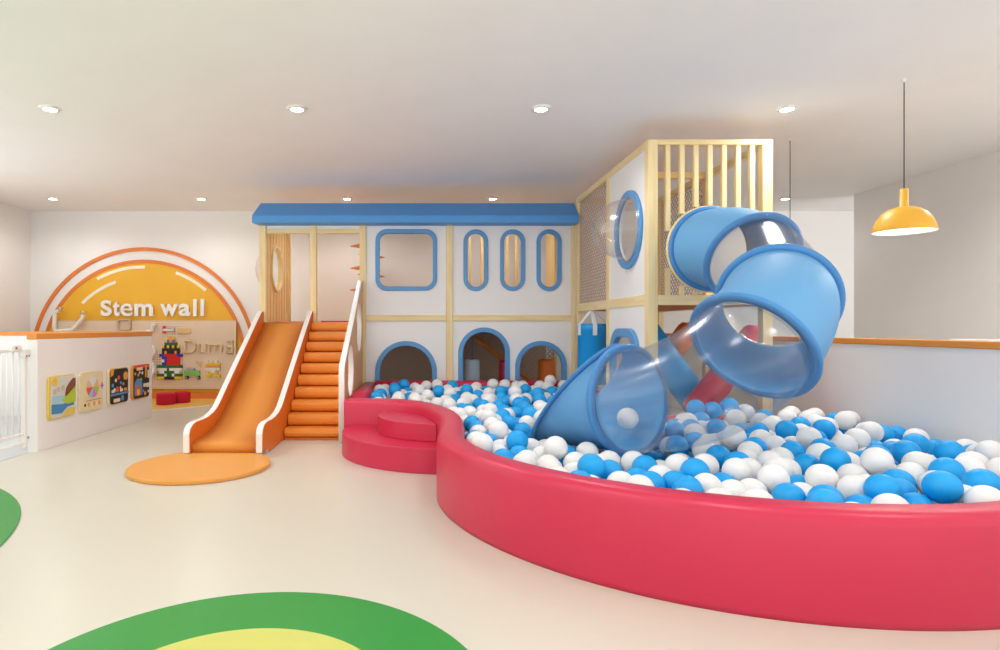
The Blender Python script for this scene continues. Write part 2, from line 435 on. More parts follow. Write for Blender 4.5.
# block pictures built from small cubes stuck on the pegboard
def blocks(name, label, cat, rows, px0, py0, cell, parts, cz=None):
    cz = cz or cell
    x0, z0 = pz(px0, py0)
    t = thing(name, label, cat, (x0, PEG-.02, z0))
    cells = {}
    for j, row in enumerate(rows):
        for i, ch in enumerate(row):
            if ch != '.': cells.setdefault(ch, []).append((x0+i*cell, z0-j*cz))
    pieces = []
    for ch, lst in cells.items():       # each connected patch of one colour is a part
        left = [(round((x-x0)/cell), round((z0-z)/cz)) for x, z in lst]
        while left:
            seen = [left.pop()]
            for a, b in seen:
                for q in ((a+1, b), (a-1, b), (a, b+1), (a, b-1)):
                    if q in left: left.remove(q); seen.append(q)
            pieces.append((ch, [(x0+a*cell, z0-b*cz) for a, b in seen]))
    for ch, lst in pieces:
        bm = B()
        for x, z in lst:
            box(bm, x-.0001, x+cell+.0001, PEG-.062, PEG-.0205, z-cz-.0001, z+.0001)
            cyl(bm, (x+cell/2, PEG-.0615, z-cz/2), (x+cell/2, PEG-.074, z-cz/2), cell*.3, 8)
        o = obj(parts.get(ch, 'cube_blocks'), bm, 'toy_'+ch, t)
    return t
TW = ['....yoy....', '....pop....', '...gggg....', '..ykykyk...', '..kkkkkk...', '..kokkok...', '.bbrrrrrb..', '.bbbrrrrr..', '.bwbrrrrr..', '.bbbrrrrr..',
      'gwgwgwgwgwg', 'wwgwgwgwwww', 'gggwgggwggg', 'wwwggggwwww', 'yyykkkkkyyy'][:]
TW = ['....yoy....', '....pop....', '...ggggg...', '..ykykyky..', '..kkkkkkk..', '..kokkkok..', '.bbrrrrrbb.', '..bbrrrrr..', '..wbrrrrr..', '..bbrrrrr..',
      'gggggggggg.', 'wwwwgwwwww.', '.wwggggww..', 'gggwggwggg.', 'yyykkkkyyy.']
blocks('block_castle', 'tall toy castle picture of red, green, black and white blocks on pegboard', 'toy block castle', TW, 157.3, 336.8, .045, {'r': 'red_brick', 'k': 'black_brick', 'g': 'green_brick', 'w': 'white_brick', 'b': 'blue_brick', 'y': 'yellow_brick', 'o': 'orange_brick', 'p': 'purple_brick'}, .051)
t = blocks('toy_car', 'small green block car with grey load and black wheels on pegboard', 'toy car', ['.aaa..', 'llllll', 'llllll'], 184.4, 368, .046, {'l': 'car_body', 'a': 'car_load'})
for px in (187, 198.7):
    x, z = pz(px, 377.5)
    wl = obj('wheel', cyl(B(), (x, PEG-.021, z), (x, PEG-.066, z), .03, 20), 'black', t, True)
    obj('hub', cyl(B(), (x, PEG-.067, z), (x, PEG-.07, z), .014, 14), 'peg_white', wl, True)
x, z = pz(198.5, 364)
t2 = thing('toy_antlers', 'tiny wooden branch shape above the green block car', 'toy', (x, PEG, z))
for q in ((-.05, .01, .05, -.02), (-.05, .045, 0, 0), (0, 0, .06, .04), (-.02, .05, .03, -.05)):
    obj('twig', cyl(B(), (x+q[0], PEG-.034, z+q[1]), (x+q[2], PEG-.034, z+q[3]), .0095, 8), 'toy_wood', t2)
blocks('toy_flower_pot', 'little white, yellow and orange block vase figure on pegboard', 'toy block figure', ['w.w.w.', 'yyyyyy', 'oooooo', 'wwwwww', '..ww..', '.yyyy.', 'yy..yy'], 206, 360.5, .043, {'y': 'yellow_brick', 'o': 'orange_brick', 'w': 'white_brick'})
# wooden word: strokes with pale dots
def strokes(label, segs):
    x0, z0 = pz(segs[0][0], segs[0][1])
    t = thing('wooden_letter', label, 'wooden letter', (x0, PEG-.02, z0), 'wooden word letters on the pegboard')
    dots = B(); body = B()
    for a, b, c, d in segs:
        p, q = pz(a, b), pz(c, d)
        cyl(body, (p[0], PEG-.0435, p[1]), (q[0], PEG-.0435, q[1]), .022, 8)
        n = max(2, int(math.hypot(q[0]-p[0], q[1]-p[1])/.05))
        for i in range(n+1):
            u = i/n; sphere(dots, (p[0]+(q[0]-p[0])*u, PEG-.062, p[1]+(q[1]-p[1])*u), .014, 8, 6)
    obj('stroke', body, 'toy_wood', t); obj('dots', dots, 'cream', t)
strokes('wooden letter D at the start of the dotted pegboard word', [(185, 341, 185, 352.5), (185, 341, 192, 341), (192, 341, 195.5, 344.5), (195.5, 344.5, 195.5, 349), (195.5, 349, 192, 352.5), (192, 352.5, 185, 352.5)])
strokes('wooden letter u, second in the dotted pegboard word', [(199, 344, 199, 350), (199, 350, 201, 352), (201, 352, 204, 352), (205.5, 344, 205.5, 352)])
strokes('wooden letter m, third in the dotted pegboard word', [(209.5, 344, 209.5, 352), (209.5, 344.5, 215, 344.5), (215.5, 345, 215.5, 351), (215.5, 344.5, 221, 344.5), (221.5, 345, 221.5, 352)])
strokes('wooden letter a ending the dotted pegboard word', [(227, 341, 232.5, 341), (232.5, 341, 232.5, 352.5), (227, 347, 232.5, 347), (227, 347, 227, 352.5), (227, 352.5, 232.5, 352.5)])
# toy plane and wooden oval
x, z = pz(169, 330)
t = thing('toy_plane', 'tiny red and white toy plane above the block castle', 'toy plane', (x, PEG-.02, z))
obj('body', tube_path(B(), [(x-.09, PEG-.06, z), (x+.1, PEG-.06, z)], .026, 12), 'peg_white', t, True)
obj('tail', prism_yz(B(), [(PEG-.07, z-.06), (PEG-.05, z-.06), (PEG-.05, z+.075), (PEG-.07, z+.075)], x-.1, x-.05), 'toy_r', t)
obj('wing', box(B(), x-.02, x+.05, PEG-.09, PEG-.022, z+.026, z+.04), 'toy_a', t)
obj('propeller', box(B(), x+.1, x+.112, PEG-.066, PEG-.054, z-.06, z+.06), 'metal', t)
x, z = pz(184.2, 331)
tag(panel('wooden_plaque', [rrect(x-.12, x+.12, z-.052, z+.052, .04)], .03, FACE_Y(PEG-.037), 'toy_wood', None, .006), 'rounded blank wooden plaque beside the tiny toy plane', 'plaque')
x, z = pz(124.5, 325.5)
t = tag(panel('toy_tray', [rrect(x-.12, x+.12, z-.09, z+.115, .04), rrect(x-.095, x+.095, z-.065, z+.09, .025)], .05, FACE_Y(PEG-.047), 'beige', None, .008), 'beige rounded tray frame at the top edge of the pegboard', 'tray')
# white pipe run with clear funnels
def pp(l, Z=10.93): return [(px_x(a, Z), Z, px_z(b, Z)) for a, b in l]
t = thing('pipe_run', 'white angled ball-run pipe with clear funnels on pegboard, above the partition top', 'toy pipe', (px_x(60, 10.93), PEG, 1.3))
obj('lower_pipe', tube_path(B(), smooth_path(pp([(55, 312), (54.5, 320), (54.5, 328), (57, 331), (65, 330.5), (71, 330)]), 6), .035, 14), 'peg_white', t, True)
obj('upper_pipe', tube_path(B(), smooth_path(pp([(70, 330.5), (74, 328), (79, 322.5), (82.5, 318), (83.5, 315)]), 6), .036, 14), 'peg_white', t, True)
for a, b in ((83.5, 315), (60, 311)):
    q = pp([(a, b)])[0]
    obj('funnel', lathe(B(), [(.034, 0), (.036, .03), (.05, .05), (.06, .075)], (q[0], q[1], q[2]-.01), 20), 'clear_cup', t, True)
obj('funnel_arm', tube_path(B(), smooth_path(pp([(55, 314), (56.5, 311.5), (59.5, 311)]), 5), .03, 12), 'peg_white', t, True)
for k, (l, lab) in enumerate((([(147, 331.5), (150.5, 331), (153, 328.5), (153.8, 325)], 'short white pipe elbow on pegboard just above the partition end'),
                              ([(147, 347), (151.5, 346.5), (153.8, 349), (153.8, 353), (151.5, 357), (147, 357.5)], 'upper white C-shaped pipe on pegboard beside the partition end'),
                              ([(147, 364.5), (151.5, 364), (153.8, 367), (153.8, 371), (151.5, 375.5), (147, 376)], 'lower white C-shaped pipe on pegboard beside the partition end'))):
    tt = thing('pipe_elbow', lab, 'toy pipe', pp([l[-1]])[0])
    obj('pipe', tube_path(B(), smooth_path(pp(l), 6), .034, 14), 'peg_white', tt, True)
    for q in pp([l[0], l[-1]])[1:]:
        obj('collar', lathe(B(), [(.04, -.02), (.043, -.02), (.043, .02), (.04, .02)], q, 20, 'z', True), 'peg_white', tt, True)

# poufs
for a, b, y, lab in ((159.5, 184, 10.22, 'red fabric pouf nearer the partition, on the yellow half-round mat'), (183, 194, 10.47, 'red fabric pouf behind the other red pouf, nearer the slide')):
    X = px_x(166 if a < 170 else 182.4, y); r = .152 if a < 170 else .13
    t = thing('pouf', lab, 'pouf', (X, y, .006))
    obj('cushion', lathe(B(), [(0, .195), (r-.03, .195), (r-.012, .19), (r, .175), (r, .02), (r-.01, .008), (0, .008)], (X, y, 0), 40), 'red_fabric', t, True)
    obj('seam', lathe(B(), [(r-.006, .172), (r+.004, .176), (r-.006, .18)], (X, y, 0), 40, 'z', True), 'red_fabric', t, True)

# ------------------------------------------------------------------ half-height partitions
def halfwall(name, label, poly, h, cap, over=.012):
    cx = sum(p[0] for p in poly)/len(poly); cy = sum(p[1] for p in poly)/len(poly)
    t = thing(name, label, 'partition', (cx, cy, 0))
    obj('panel', prism(B(), poly, 0, h-cap), 'white', t, bevel=.004)
    n = len(poly); big = []
    for p in poly:
        d = Vector((p[0]-cx, p[1]-cy)); big.append((p[0]+math.copysign(over, d.x), p[1]+math.copysign(over, d.y)))
    obj('cap', prism(B(), big, h-cap+.0005, h), 'white_cap', t, bevel=.006)
    return t
halfwall('half_wall', 'white half-height partition with orange cap carrying four picture boards', [(-4.085, 6.33), (-3.99, 6.344), (-3.885, 8.81), (-3.98, 8.81)], 1.235, .065, .006)
halfwall('half_wall', 'white half-height partition with orange cap behind the white safety gate', [(-7.09, 8.88), (-4.05, 8.88), (-4.05, 9.0), (-7.09, 9.0)], 1.235, .06)
halfwall('half_wall', 'long white half-height partition with orange cap along the ball pit', [(4.1, 2.4), (4.22, 2.4), (4.22, 11.05), (4.1, 11.05)], 1.195, .055)
# thin white cabinet behind the pit partition
t = thing('low_cabinet', 'low white cabinet whose top just shows over the ball pit partition', 'cabinet', (4.75, 4.92, 0))
boxo('body', (4.45, 5.0, 4.78, 5.1, 0, 1.16), 'white', t); boxo('top', (4.43, 5.02, 4.76, 5.12, 1.1605, 1.2), 'white_gloss', t, .006)
boxo('door', (4.47, 4.98, 4.765, 4.779, .04, 1.14), 'white_gloss', t, .003)

# picture boards on the partition face (drawn on thin slabs, frame + picture pieces)
FDIR = Vector((.105, 2.466, 0)).normalized(); FN = Vector((FDIR.y, -FDIR.x, 0))
def face_pt(s, z, off): # s metres along the partition from its near edge
    return Vector((-3.99, 6.344, 0))+FDIR*s+FN*off+Vector((0, 0, z))
def face_mtx(s0, z0, off):
    o = face_pt(s0, z0, off)
    return Matrix(((FDIR.x, 0, FN.x, o.x), (FDIR.y, 0, FN.y, o.y), (0, 1, 0, o.z), (0, 0, 0, 1)))
BW = .465
def board(name, label, s0, z0, framecol, bg, shapes):
    o = face_pt(s0+BW/2, z0, 0)
    t = thing(name, label, 'activity board', o, 'picture boards on the partition')
    panel('frame', [rrect(0, BW, 0, BW, .05)], .03, face_mtx(s0, z0, .0165), framecol, t, .004)
    panel('picture', [rrect(.025, BW-.012, .012, BW-.012, .045)], .004, face_mtx(s0, z0, .0345), bg, t)
    for k, (nm, lp, col) in enumerate(shapes):
        panel(nm, [lp], .003, face_mtx(s0, z0, .0385+.0004*(k % 6)), col, t)
def cm(n, c): return mat('print_'+n, c, .5, .4)
SAND = cm('sand', (226, 196, 92)); SKYP = cm('sky', (214, 214, 206)); SEA = cm('sea', (66, 136, 190)); LAKE = cm('lake', (164, 206, 220)); LEAF = cm('leaf', (176, 200, 60)); ROCK = cm('rock', (128, 78, 52))
SUN = cm('sun', (244, 196, 40)); PLY = cm('ply', (226, 208, 160)); DARK = cm('night', (34, 30, 34)); GOLD = cm('gold', (230, 164, 70)); ROSE = cm('rose', (226, 90, 80)); VIO = cm('violet', (196, 110, 200))
PALE = cm('pale', (224, 228, 226)); SKYB = cm('planet_blue', (96, 150, 200)); CRM = cm('crm', (240, 222, 190)); PLY2 = cm('ply2', (230, 216, 176))
def star(cu, cv, r, n=10): return [(cu+(r if i % 2 else r*.62)*math.cos(PI*i/n), cv+(r if i % 2 else r*.62)*math.sin(PI*i/n)) for i in range(2*n)]
board('picture_board', 'beach picture board with sun, cliff and blue sea, nearest the gate', .14, .305, SAND, SKYP, [
    ('lake', [(.03, .15), (.45, .15), (.45, .24), (.03, .25)], LAKE), ('sea', [(.03, .06), (.2, .05), (.3, .11), (.42, .12), (.42, .165), (.2, .15), (.03, .165)], SEA),
    ('beach', [(.2, .02), (.44, .02), (.45, .09), (.3, .09)], SAND), ('cliff', [(.26, .23), (.28, .32), (.33, .37), (.40, .42), (.45, .42), (.45, .24)], ROCK),
    ('meadow', [(.2, .2), (.32, .25), (.45, .33), (.45, .15), (.3, .14)], LEAF), ('sun', star(.085, .405, .055), SUN), ('tree', [(.40, .2), (.43, .2), (.45, .34), (.39, .34)], CRM), ('plaque', rrect(.26, .42, .03, .065, .01), CRM)]
    + [('birds', rrect(u, u+.05, v, v+.055, .008), cm('birds', (196, 186, 176))) for u, v in ((.06, .27), (.12, .29), (.2, .3))])
def pie(cu, cv, r, a, b): return [(cu, cv)]+[(cu+r*math.cos(math.radians(a+(b-a)*i/8)), cv+r*math.sin(math.radians(a+(b-a)*i/8))) for i in range(9)]
cols = [cm('pie'+str(i), c) for i, c in enumerate([(222, 226, 226), (216, 222, 222), (232, 190, 130), (228, 96, 80), (150, 190, 226), (214, 130, 210), (172, 206, 90), (220, 190, 150)])]
board('picture_board', 'pale wooden picture board with a colour wheel, second from the gate', .69, .305, PLY2, PLY2, [('wheel_slice', pie(.24, .28, .125, a, a+44), cols[i]) for i, a in enumerate((90, 45, 0, 180, 225, 270, 315, 135))]
    + [('cross', [(.40, .27), (.425, .27), (.425, .245), (.445, .245), (.445, .27), (.465, .27), (.465, .29), (.445, .29), (.445, .315), (.425, .315), (.425, .29), (.40, .29)], VIO)]
    + [('number_tag', rrect(.14+.055*i, .175+.055*i, .055, .105, .008), CRM if i % 2 else GOLD) for i in range(5)] + [('dot', circle(.085, .08, .018, 12), DARK), ('line', [(.1, .125), (.42, .125), (.42, .13), (.1, .13)], ROCK)])
board('picture_board', 'black space picture board with scattered planets and orange moon, third from the gate', 1.285, .31, PLY, DARK, [
    ('corner', [(.03, .45), (.03, .36), (.09, .38), (.11, .46)], GOLD), ('moon', circle(.39, .35, .055, 24), GOLD)]
    + [('planet', circle(u, v, r, 14), c) for u, v, r, c in ((.22, .34, .028, ROSE), (.15, .31, .024, CRM), (.27, .27, .022, SKYB), (.33, .25, .02, GOLD), (.08, .25, .025, SKYB), (.19, .2, .03, ROSE), (.12, .19, .024, PALE), (.26, .21, .016, CRM))]
    + [('blue_band', [(.03, .115), (.46, .12), (.46, .145), (.03, .14)], SKYB)] + [('card', rrect(.05+.1*i, .12+.1*i, .155, .195, .01), c) for i, c in enumerate((PALE, ROSE, CRM, GOLD))]
    + [('dial', circle(.31, .07, .035, 18), SKYB), ('plaque', rrect(.1, .25, .03, .075, .01), CRM)])
board('picture_board', 'black picture board with orange house and blue dome, farthest from the gate', 1.86, .315, GOLD, DARK, [
    ('roof_band', [(.03, .42), (.45, .42), (.45, .465), (.06, .465)], ROSE), ('plaque', rrect(.1, .26, .39, .43, .01), CRM), ('dome', arch(.04, .25, .05, .28), SKYB), ('house', rrect(.08, .2, .05, .18, .02), ROSE), ('door', arch(.105, .17, .05, .14), SUN),
    ('block', rrect(.28, .36, .15, .2, .01), CRM), ('block', rrect(.37, .45, .14, .2, .01), PALE), ('pillar', [(.33, .28), (.37, .28), (.38, .45), (.33, .45)], GOLD), ('panel_grey', [(.4, .27), (.46, .27), (.46, .38), (.4, .38)], PALE)]
    + [('figure', circle(u, v, r, 12), c) for u, v, r, c in ((.14, .33, .022, GOLD), (.18, .36, .018, CRM), (.25, .35, .022, PALE), (.06, .35, .02, LEAF), (.22, .26, .022, LEAF), (.33, .06, .03, GOLD), (.42, .08, .02, CRM), (.28, .1, .02, SKYB))])

# safety gate
GX = -4.055
t = thing('safety_gate', 'white barred safety gate latched to the end of the partition', 'gate', (GX, 5.8, 0))
for y in (5.3, 6.235): boxo('post', (GX-.02, GX+.02, y-.025, y+.025, .06, 1.075), 'white_gloss', t, .008)
boxo('top_rail', (GX-.012, GX+.012, 5.33, 6.205, 1.05, 1.08), 'white_gloss', t, .006)
for z in (.10, .19): boxo('bottom_rail', (GX-.012, GX+.012, 5.33, 6.205, z, z+.032), 'white_gloss', t, .006)
for i in range(9): obj('bar', cyl(B(), (GX, 5.42+.0915*i, .215), (GX, 5.42+.0915*i, 1.055), .0085, 12), 'white_gloss', t, True)
la = boxo('latch', (GX-.032, GX+.04, 6.0, 6.15, 1.055, 1.125), 'white_gloss', t, .012)
obj('latch_button', cyl(B(), (GX+.0405, 6.05, 1.09), (GX+.046, 6.05, 1.09), .012, 12), 'metal', la)
lb = boxo('wall_bracket', (GX-.03, GX+.036, 6.19, 6.285, .99, 1.075), 'white_gloss', t, .012)
for y in (6.215, 6.255): obj('screw', cyl(B(), (GX+.0365, y, 1.005), (GX+.041, y, 1.005), .009, 10), 'metal', lb)
for z in (1.03, .16):
    obj('spindle', cyl(B(), (GX, 6.255, z), (GX, 6.298, z), .012, 12), 'metal', t, True)
# ------------------------------------------------------------------ wide slide
RX0, RX1 = -2.37, -1.575       # outer faces of the two slide rails
RAIL = [(6.30, 0), (6.30, .042), (6.06, .042), (6.06, .235), (6.09, .285), (6.16, .322), (6.26, .333), (6.45, .328), (6.62, .335), (6.78, .36), (6.92, .405), (7.03, .465),
        (7.5, .745), (8.0, 1.04), (8.5, 1.335), (8.80, 1.51), (8.86, 1.535), (8.91, 1.535), (8.935, 1.50), (8.935, 0)]
BED = [(6.12, .045), (6.115, .09), (6.13, .125), (6.17, .145), (6.4, .150), (6.6, .165), (6.8, .20), (7.0, .275), (7.2, .375), (7.5, .545), (8.0, .83), (8.5, 1.115), (8.8, 1.285), (8.9, 1.345), (8.94, 1.37), (8.94, .045)]
t = thing('wide_slide', 'wide orange slide with two white-edged rails ending at the round orange mat', 'slide', (-1.97, 7.5, 0))
obj('slide_bed', prism_yz(B(), BED, RX0+.072, RX1-.072), 'slide_orange', t, True).data.polygons.foreach_set('use_smooth', [False]*2+[True]*len(BED))
for x0, x1 in ((RX0, RX0+.07), (RX1-.07, RX1)):
    r = obj('rail', prism_yz(B(), RAIL, x0, x1, 1), ['orange_dark', 'white_gloss'], t, bevel=.012, seg=2)

# ------------------------------------------------------------------ padded stairs
SX0, SX1 = -1.57, -.925
t = thing('padded_stairs', 'orange padded stairs beside the slide with a tall white-edged side panel', 'stairs', (-1.25, 7.9, 0))
N, rise, y0, run = 10, .137, 6.97, .192
for i in range(N):
    ya = y0+i*run; z0 = i*rise+(.03 if i == 0 else 0); z1 = (i+1)*rise
    # plump front edge
    prof = [(ya+.045, z0+.004), (ya+.012, z0+.018), (ya, z0+.05), (ya, z1-.05), (ya+.012, z1-.016), (ya+.05, z1-.001), (8.93, z1-.001), (8.93, z0+.004)]
    obj('step', prism_yz(B(), prof, SX0+.003, SX1-.001), 'orange', t, bevel=.01)
boxo('base_board', (SX0+.003, SX1-.001, 7.0, 8.93, .0, .03), 'orange_dark', t, .004)
SIDE = [(6.80, 0), (6.80, .76), (6.815, .83), (6.85, .88), (7.4, 1.18), (8.0, 1.51), (8.8, 1.95), (8.86, 1.975), (8.92, 1.975), (8.935, 1.94), (8.935, 0)]
cu_loops = [SIDE, circle(8.43, 1.30, .33, 40), circle(7.42, .775, .31, 40)]
def edged_panel(name, loops, thick, mtx, faces, edges, parent):
    o = panel(name, loops, thick, mtx, faces, parent, .006)
    o.data.materials.append(M[edges])
    ax = (mtx.to_3x3() @ Vector((0, 0, 1))).normalized()
    for p in o.data.polygons:
        p.material_index = 0 if abs(p.normal.dot(ax)) > .9 else 1
    return o
M['tan_panel'] = mat('tan_side_panel', (226, 172, 122), .5, .4, .02, 5)
edged_panel('side_panel', cu_loops, .066, FACE_X(-.887), 'tan_panel', 'white_gloss', t)

# ------------------------------------------------------------------ playhouse
HY = 9.0
hx = lambda px: (px-421)*HY/610
hz = lambda py: EYE-(py-327)*HY/610
t = HOUSE = thing('playhouse', 'white two-storey playhouse with pale wood posts, blue window rings and blue awning', 'playhouse', (0, HY, 0))
for a, b in ((260, 266.5), (310.5, 316.8), (359.8, 366.2), (446.3, 452.6), (571.0, 574.6)):
    boxo('post', (hx(a), hx(b), HY-.045, HY+.05, 0, 2.97), 'wood', t, .005)
# back posts (one behind the side hole panel, some by the back wall)
for x in (-2.33, .85, 1.06, 1.5, 1.66):
    wd = .10 if x < 0 else .045
    boxo('back_post', (x-wd/2, x+wd/2, 10.62, 10.70, 1.37, 3.0), 'wood_panel', t, .004)
boxo('back_post', (2.13, 2.25, 9.75, 10.4, 1.37, 3.0), 'wood_panel', t, .004)
# awning: sloping strip with a straight valance
bm = B()
AW = [((-2.42, 8.72, 2.79), (2.262, 8.72, 2.79)), ((-2.42, 8.72, 2.895), (2.262, 8.72, 2.895)), ((-2.372, HY+.02, 3.13), (2.262, HY+.02, 3.13)), ((-2.372, HY+.08, 3.13), (2.262, HY+.08, 3.13)), ((-2.372, HY+.08, 2.79), (2.262, HY+.08, 2.79))]
L = [bm.verts.new(a) for a, b in AW]; R_ = [bm.verts.new(b) for a, b in AW]
bm.faces.new(L); bm.faces.new(R_[::-1])
for i in range(5): bm.faces.new((L[i], R_[i], R_[(i+1) % 5], L[(i+1) % 5]))
aw = obj('awning', bm, 'roof', t, bevel=.006)
# left open bay: fascia and beam
boxo('fascia', (hx(266.6), hx(359.7), HY-.02, HY+.02, 2.745, 2.96), 'white', t, .003)
boxo('beam', (hx(266.6), hx(359.7), HY-.03, HY+.04, 2.675, 2.744), 'wood_h', t, .004)
for a, b in ((366.3, 446.2), (452.7, 570.9)):
    boxo('beam', (hx(a), hx(b), HY-.035, HY+.045, hz(320.8), hz(315)), 'wood_h', t, .004)
# upper panels
Z0U, Z1U = hz(314.9), 2.96
SQ = rrect(hx(375.5)+.03, hx(437)-.03, hz(290.8)+.03, hz(229.4)-.03, .14, 10)
panel('upper_panel', [[(hx(366.3), Z0U), (hx(446.2), Z0U), (hx(446.2), Z1U), (hx(366.3), Z1U)], SQ], .04, FACE_Y(HY+.01), 'white', t)
panel('window_ring', [rrect(hx(375.5), hx(437), hz(290.8), hz(229.4), .17, 10), rrect(hx(375.5)+.062, hx(437)-.062, hz(290.8)+.062, hz(229.4)-.062, .12, 10)], .08, FACE_Y(HY), 'trim_blue', t, .008)
caps = ((463.4, 488.1), (500, 525), (536.3, 561.2))
cap_o = [rrect(hx(a), hx(b), hz(291), hz(229.6), 1, 16) for a, b in caps]
cap_m = [rrect(hx(a)+.03, hx(b)-.03, hz(291)+.03, hz(229.6)-.03, 1, 16) for a, b in caps]
cap_i = [rrect(hx(a)+.06, hx(b)-.06, hz(291)+.06, hz(229.6)-.06, 1, 16) for a, b in caps]
panel('upper_panel', [[(hx(452.7), Z0U), (hx(570.9), Z0U), (hx(570.9), Z1U), (hx(452.7), Z1U)]]+cap_m, .04, FACE_Y(HY+.01), 'white', t)
for o_, i_ in zip(cap_o, cap_i): panel('window_ring', [o_, i_], .08, FACE_Y(HY), 'trim_blue', t, .008)
# lower panels with arched doors
V0, Z1L = .30, hz(320.9)
AR = ((375.3, 436.8, 340.9), (458.2, 509.7, 327.4), (514.9, 566.4, 340.9))
am = [arch(hx(a)+.035, hx(b)-.035, V0+.04, hz(c)-.035) for a, b, c in AR]
panel('lower_panel', [[(hx(366.3), .01), (hx(446.2), .01), (hx(446.2), Z1L), (hx(366.3), Z1L)], am[0]], .04, FACE_Y(HY+.01), 'white', t)
panel('lower_panel', [[(hx(452.7), .01), (hx(570.9), .01), (hx(570.9), Z1L), (hx(452.7), Z1L)], am[1], am[2]], .04, FACE_Y(HY+.01), 'white', t)
for a, b, c in AR:
    panel('door_ring', [arch(hx(a), hx(b), V0, hz(c)), arch(hx(a)+.07, hx(b)-.07, V0+.07, hz(c)-.07)], .08, FACE_Y(HY), 'trim_blue', t, .008)
# platform inside
M['platform'] = mat('platform_vinyl', (226, 168, 104), .5, .4, .02, 4)
boxo('platform', (-2.36, 2.25, HY+.06, 10.98, 1.25, 1.368), 'platform', t, .01)
# side panel with a round porthole
g = [[(HY+.06, 1.37), (10.6, 1.37), (10.6, 2.97), (HY+.06, 2.97)], circle(9.72, 2.22, .34, 48)]
sp = panel('grooved_panel', g, .05, FACE_X(-2.33), 'wood_panel', t)
panel('porthole_ring', [circle(9.72, 2.22, .372, 48), circle(9.72, 2.22, .335, 48)], .03, FACE_X(-2.289), 'wood', t, .006)
M['batten'] = wood('batten_wood', (214, 168, 96), (226, 184, 114))
for k in range(8):
    y = HY+.14+k*.19
    for za, zb in ((1.38, 2.22-math.sqrt(max(0, .41**2-(y-9.72)**2)) if abs(y-9.72) < .41 else 2.96), (2.22+math.sqrt(max(0, .41**2-(y-9.72)**2)), 2.96)):
        if zb-za > .05 and (abs(y-9.72) < .41 or za < 1.5): boxo('groove_batten', (-2.305, -2.299, y-.012, y+.012, za, zb), M['batten'], t, 0)
def dome(bm, c, r, depth, sgn, n=40, m=14):
    prof = [(r+.035, 0), (r+.035, .008*sgn), (r, .008*sgn)]+[(r*math.cos(a), (.008+depth*math.sin(a))*sgn) for a in (PI/2*i/m for i in range(1, m+1))]
    prof[-1] = (0, prof[-1][1])
    return lathe(bm, prof, c, n, 'x')
def dome_o(name, c, r, depth, sgn, parent):
    bm = dome(B(), c, r, depth, sgn)
    # open base: drop the closing disc
    bad = [f for f in bm.faces if len(f.verts) > 8]
    bmesh.ops.delete(bm, geom=bad, context='FACES')
    return obj(name, bm, 'clear_dome', parent, True)
dome_o('bubble_window', (-2.357, 9.72, 2.22), .345, .26, -1, t)
# climbing fin with orange cones, seen edge-on behind the third post
boxo('climbing_fin', (-.868, -.838, HY+.07, 10.75, 1.37, 2.67), 'wood_panel', t, .004)
M['cone'] = mat('orange_cone', (226, 142, 76), .5, .4)
for z in (2.54, 2.205, 1.87, 1.535):
    for y in (9.3, 10.4):
        obj('climbing_cone', cyl(B(), (-.868, y, z), (-1.08, y, z-.01), .05, 20, .006), 'cone', t, True)
        if z > 1.6: obj('climbing_cone', cyl(B(), (-.838, y+.2, z-.02), (-.63, y+.2, z-.03), .05, 20, .006), 'cone', t, True)
# rope net with sloping beam inside the lower storey
def net_bm(poly, sp, r, to3):
    bm = B()
    cu_ = sum(p[0] for p in poly)/len(poly)
    for sg in (1, -1):
        vals = [u+sg*v for u, v in poly]; c = math.floor(min(vals)/sp)*sp
        while c < max(vals):
            pts = []
            for (a, b), (c2, d2) in zip(poly, poly[1:]+poly[:1]):
                f0, f1 = a+sg*b-c, c2+sg*d2-c
                if (f0 < 0) != (f1 < 0):
                    s = f0/(f0-f1); pts.append((a+(c2-a)*s, b+(d2-b)*s))
            if len(pts) == 2 and math.dist(*pts) > .02: cyl(bm, to3(*pts[0]), to3(*pts[1]), r, 5, cap=False)
            c += sp
    return bm
obj('rope_net', net_bm([(.85, 1.18), (1.82, .41), (2.22, .41), (2.22, 1.24), (.85, 1.24)], .085, .008, lambda u, v: (u, 10.25, v)), M['net'], t)
bm = B(); cyl(bm, (.78, 10.2, 1.22), (1.95, 10.2, .31), .045, 4); obj('sloping_beam', bm, 'wood_dark', t)
boxo('inner_post', (2.2, 2.25, 10.1, 10.2, 0, 1.25), 'wood', t, .004)
boxo('inner_back_board', (-.8, 2.25, 10.9, 10.93, 0, 1.25), mat('shaded_back_board', (196, 180, 168), .7, .3), t, .003)  # shade of the lower storey put into the board's grey-brown colour

# thin mats lying on the platform
tag(boxo('platform_mat', (-1.5, -.95, 9.12, 9.6, 1.3685, 1.393), 'red', None, .008), 'thin red mat on the platform at the top of the stairs', 'mat')
tag(boxo('platform_mat', (-2.25, -1.65, 9.4, 9.9, 1.3685, 1.39), 'pink_mat', None, .008), 'thin pink mat on the platform at the top of the slide', 'mat')

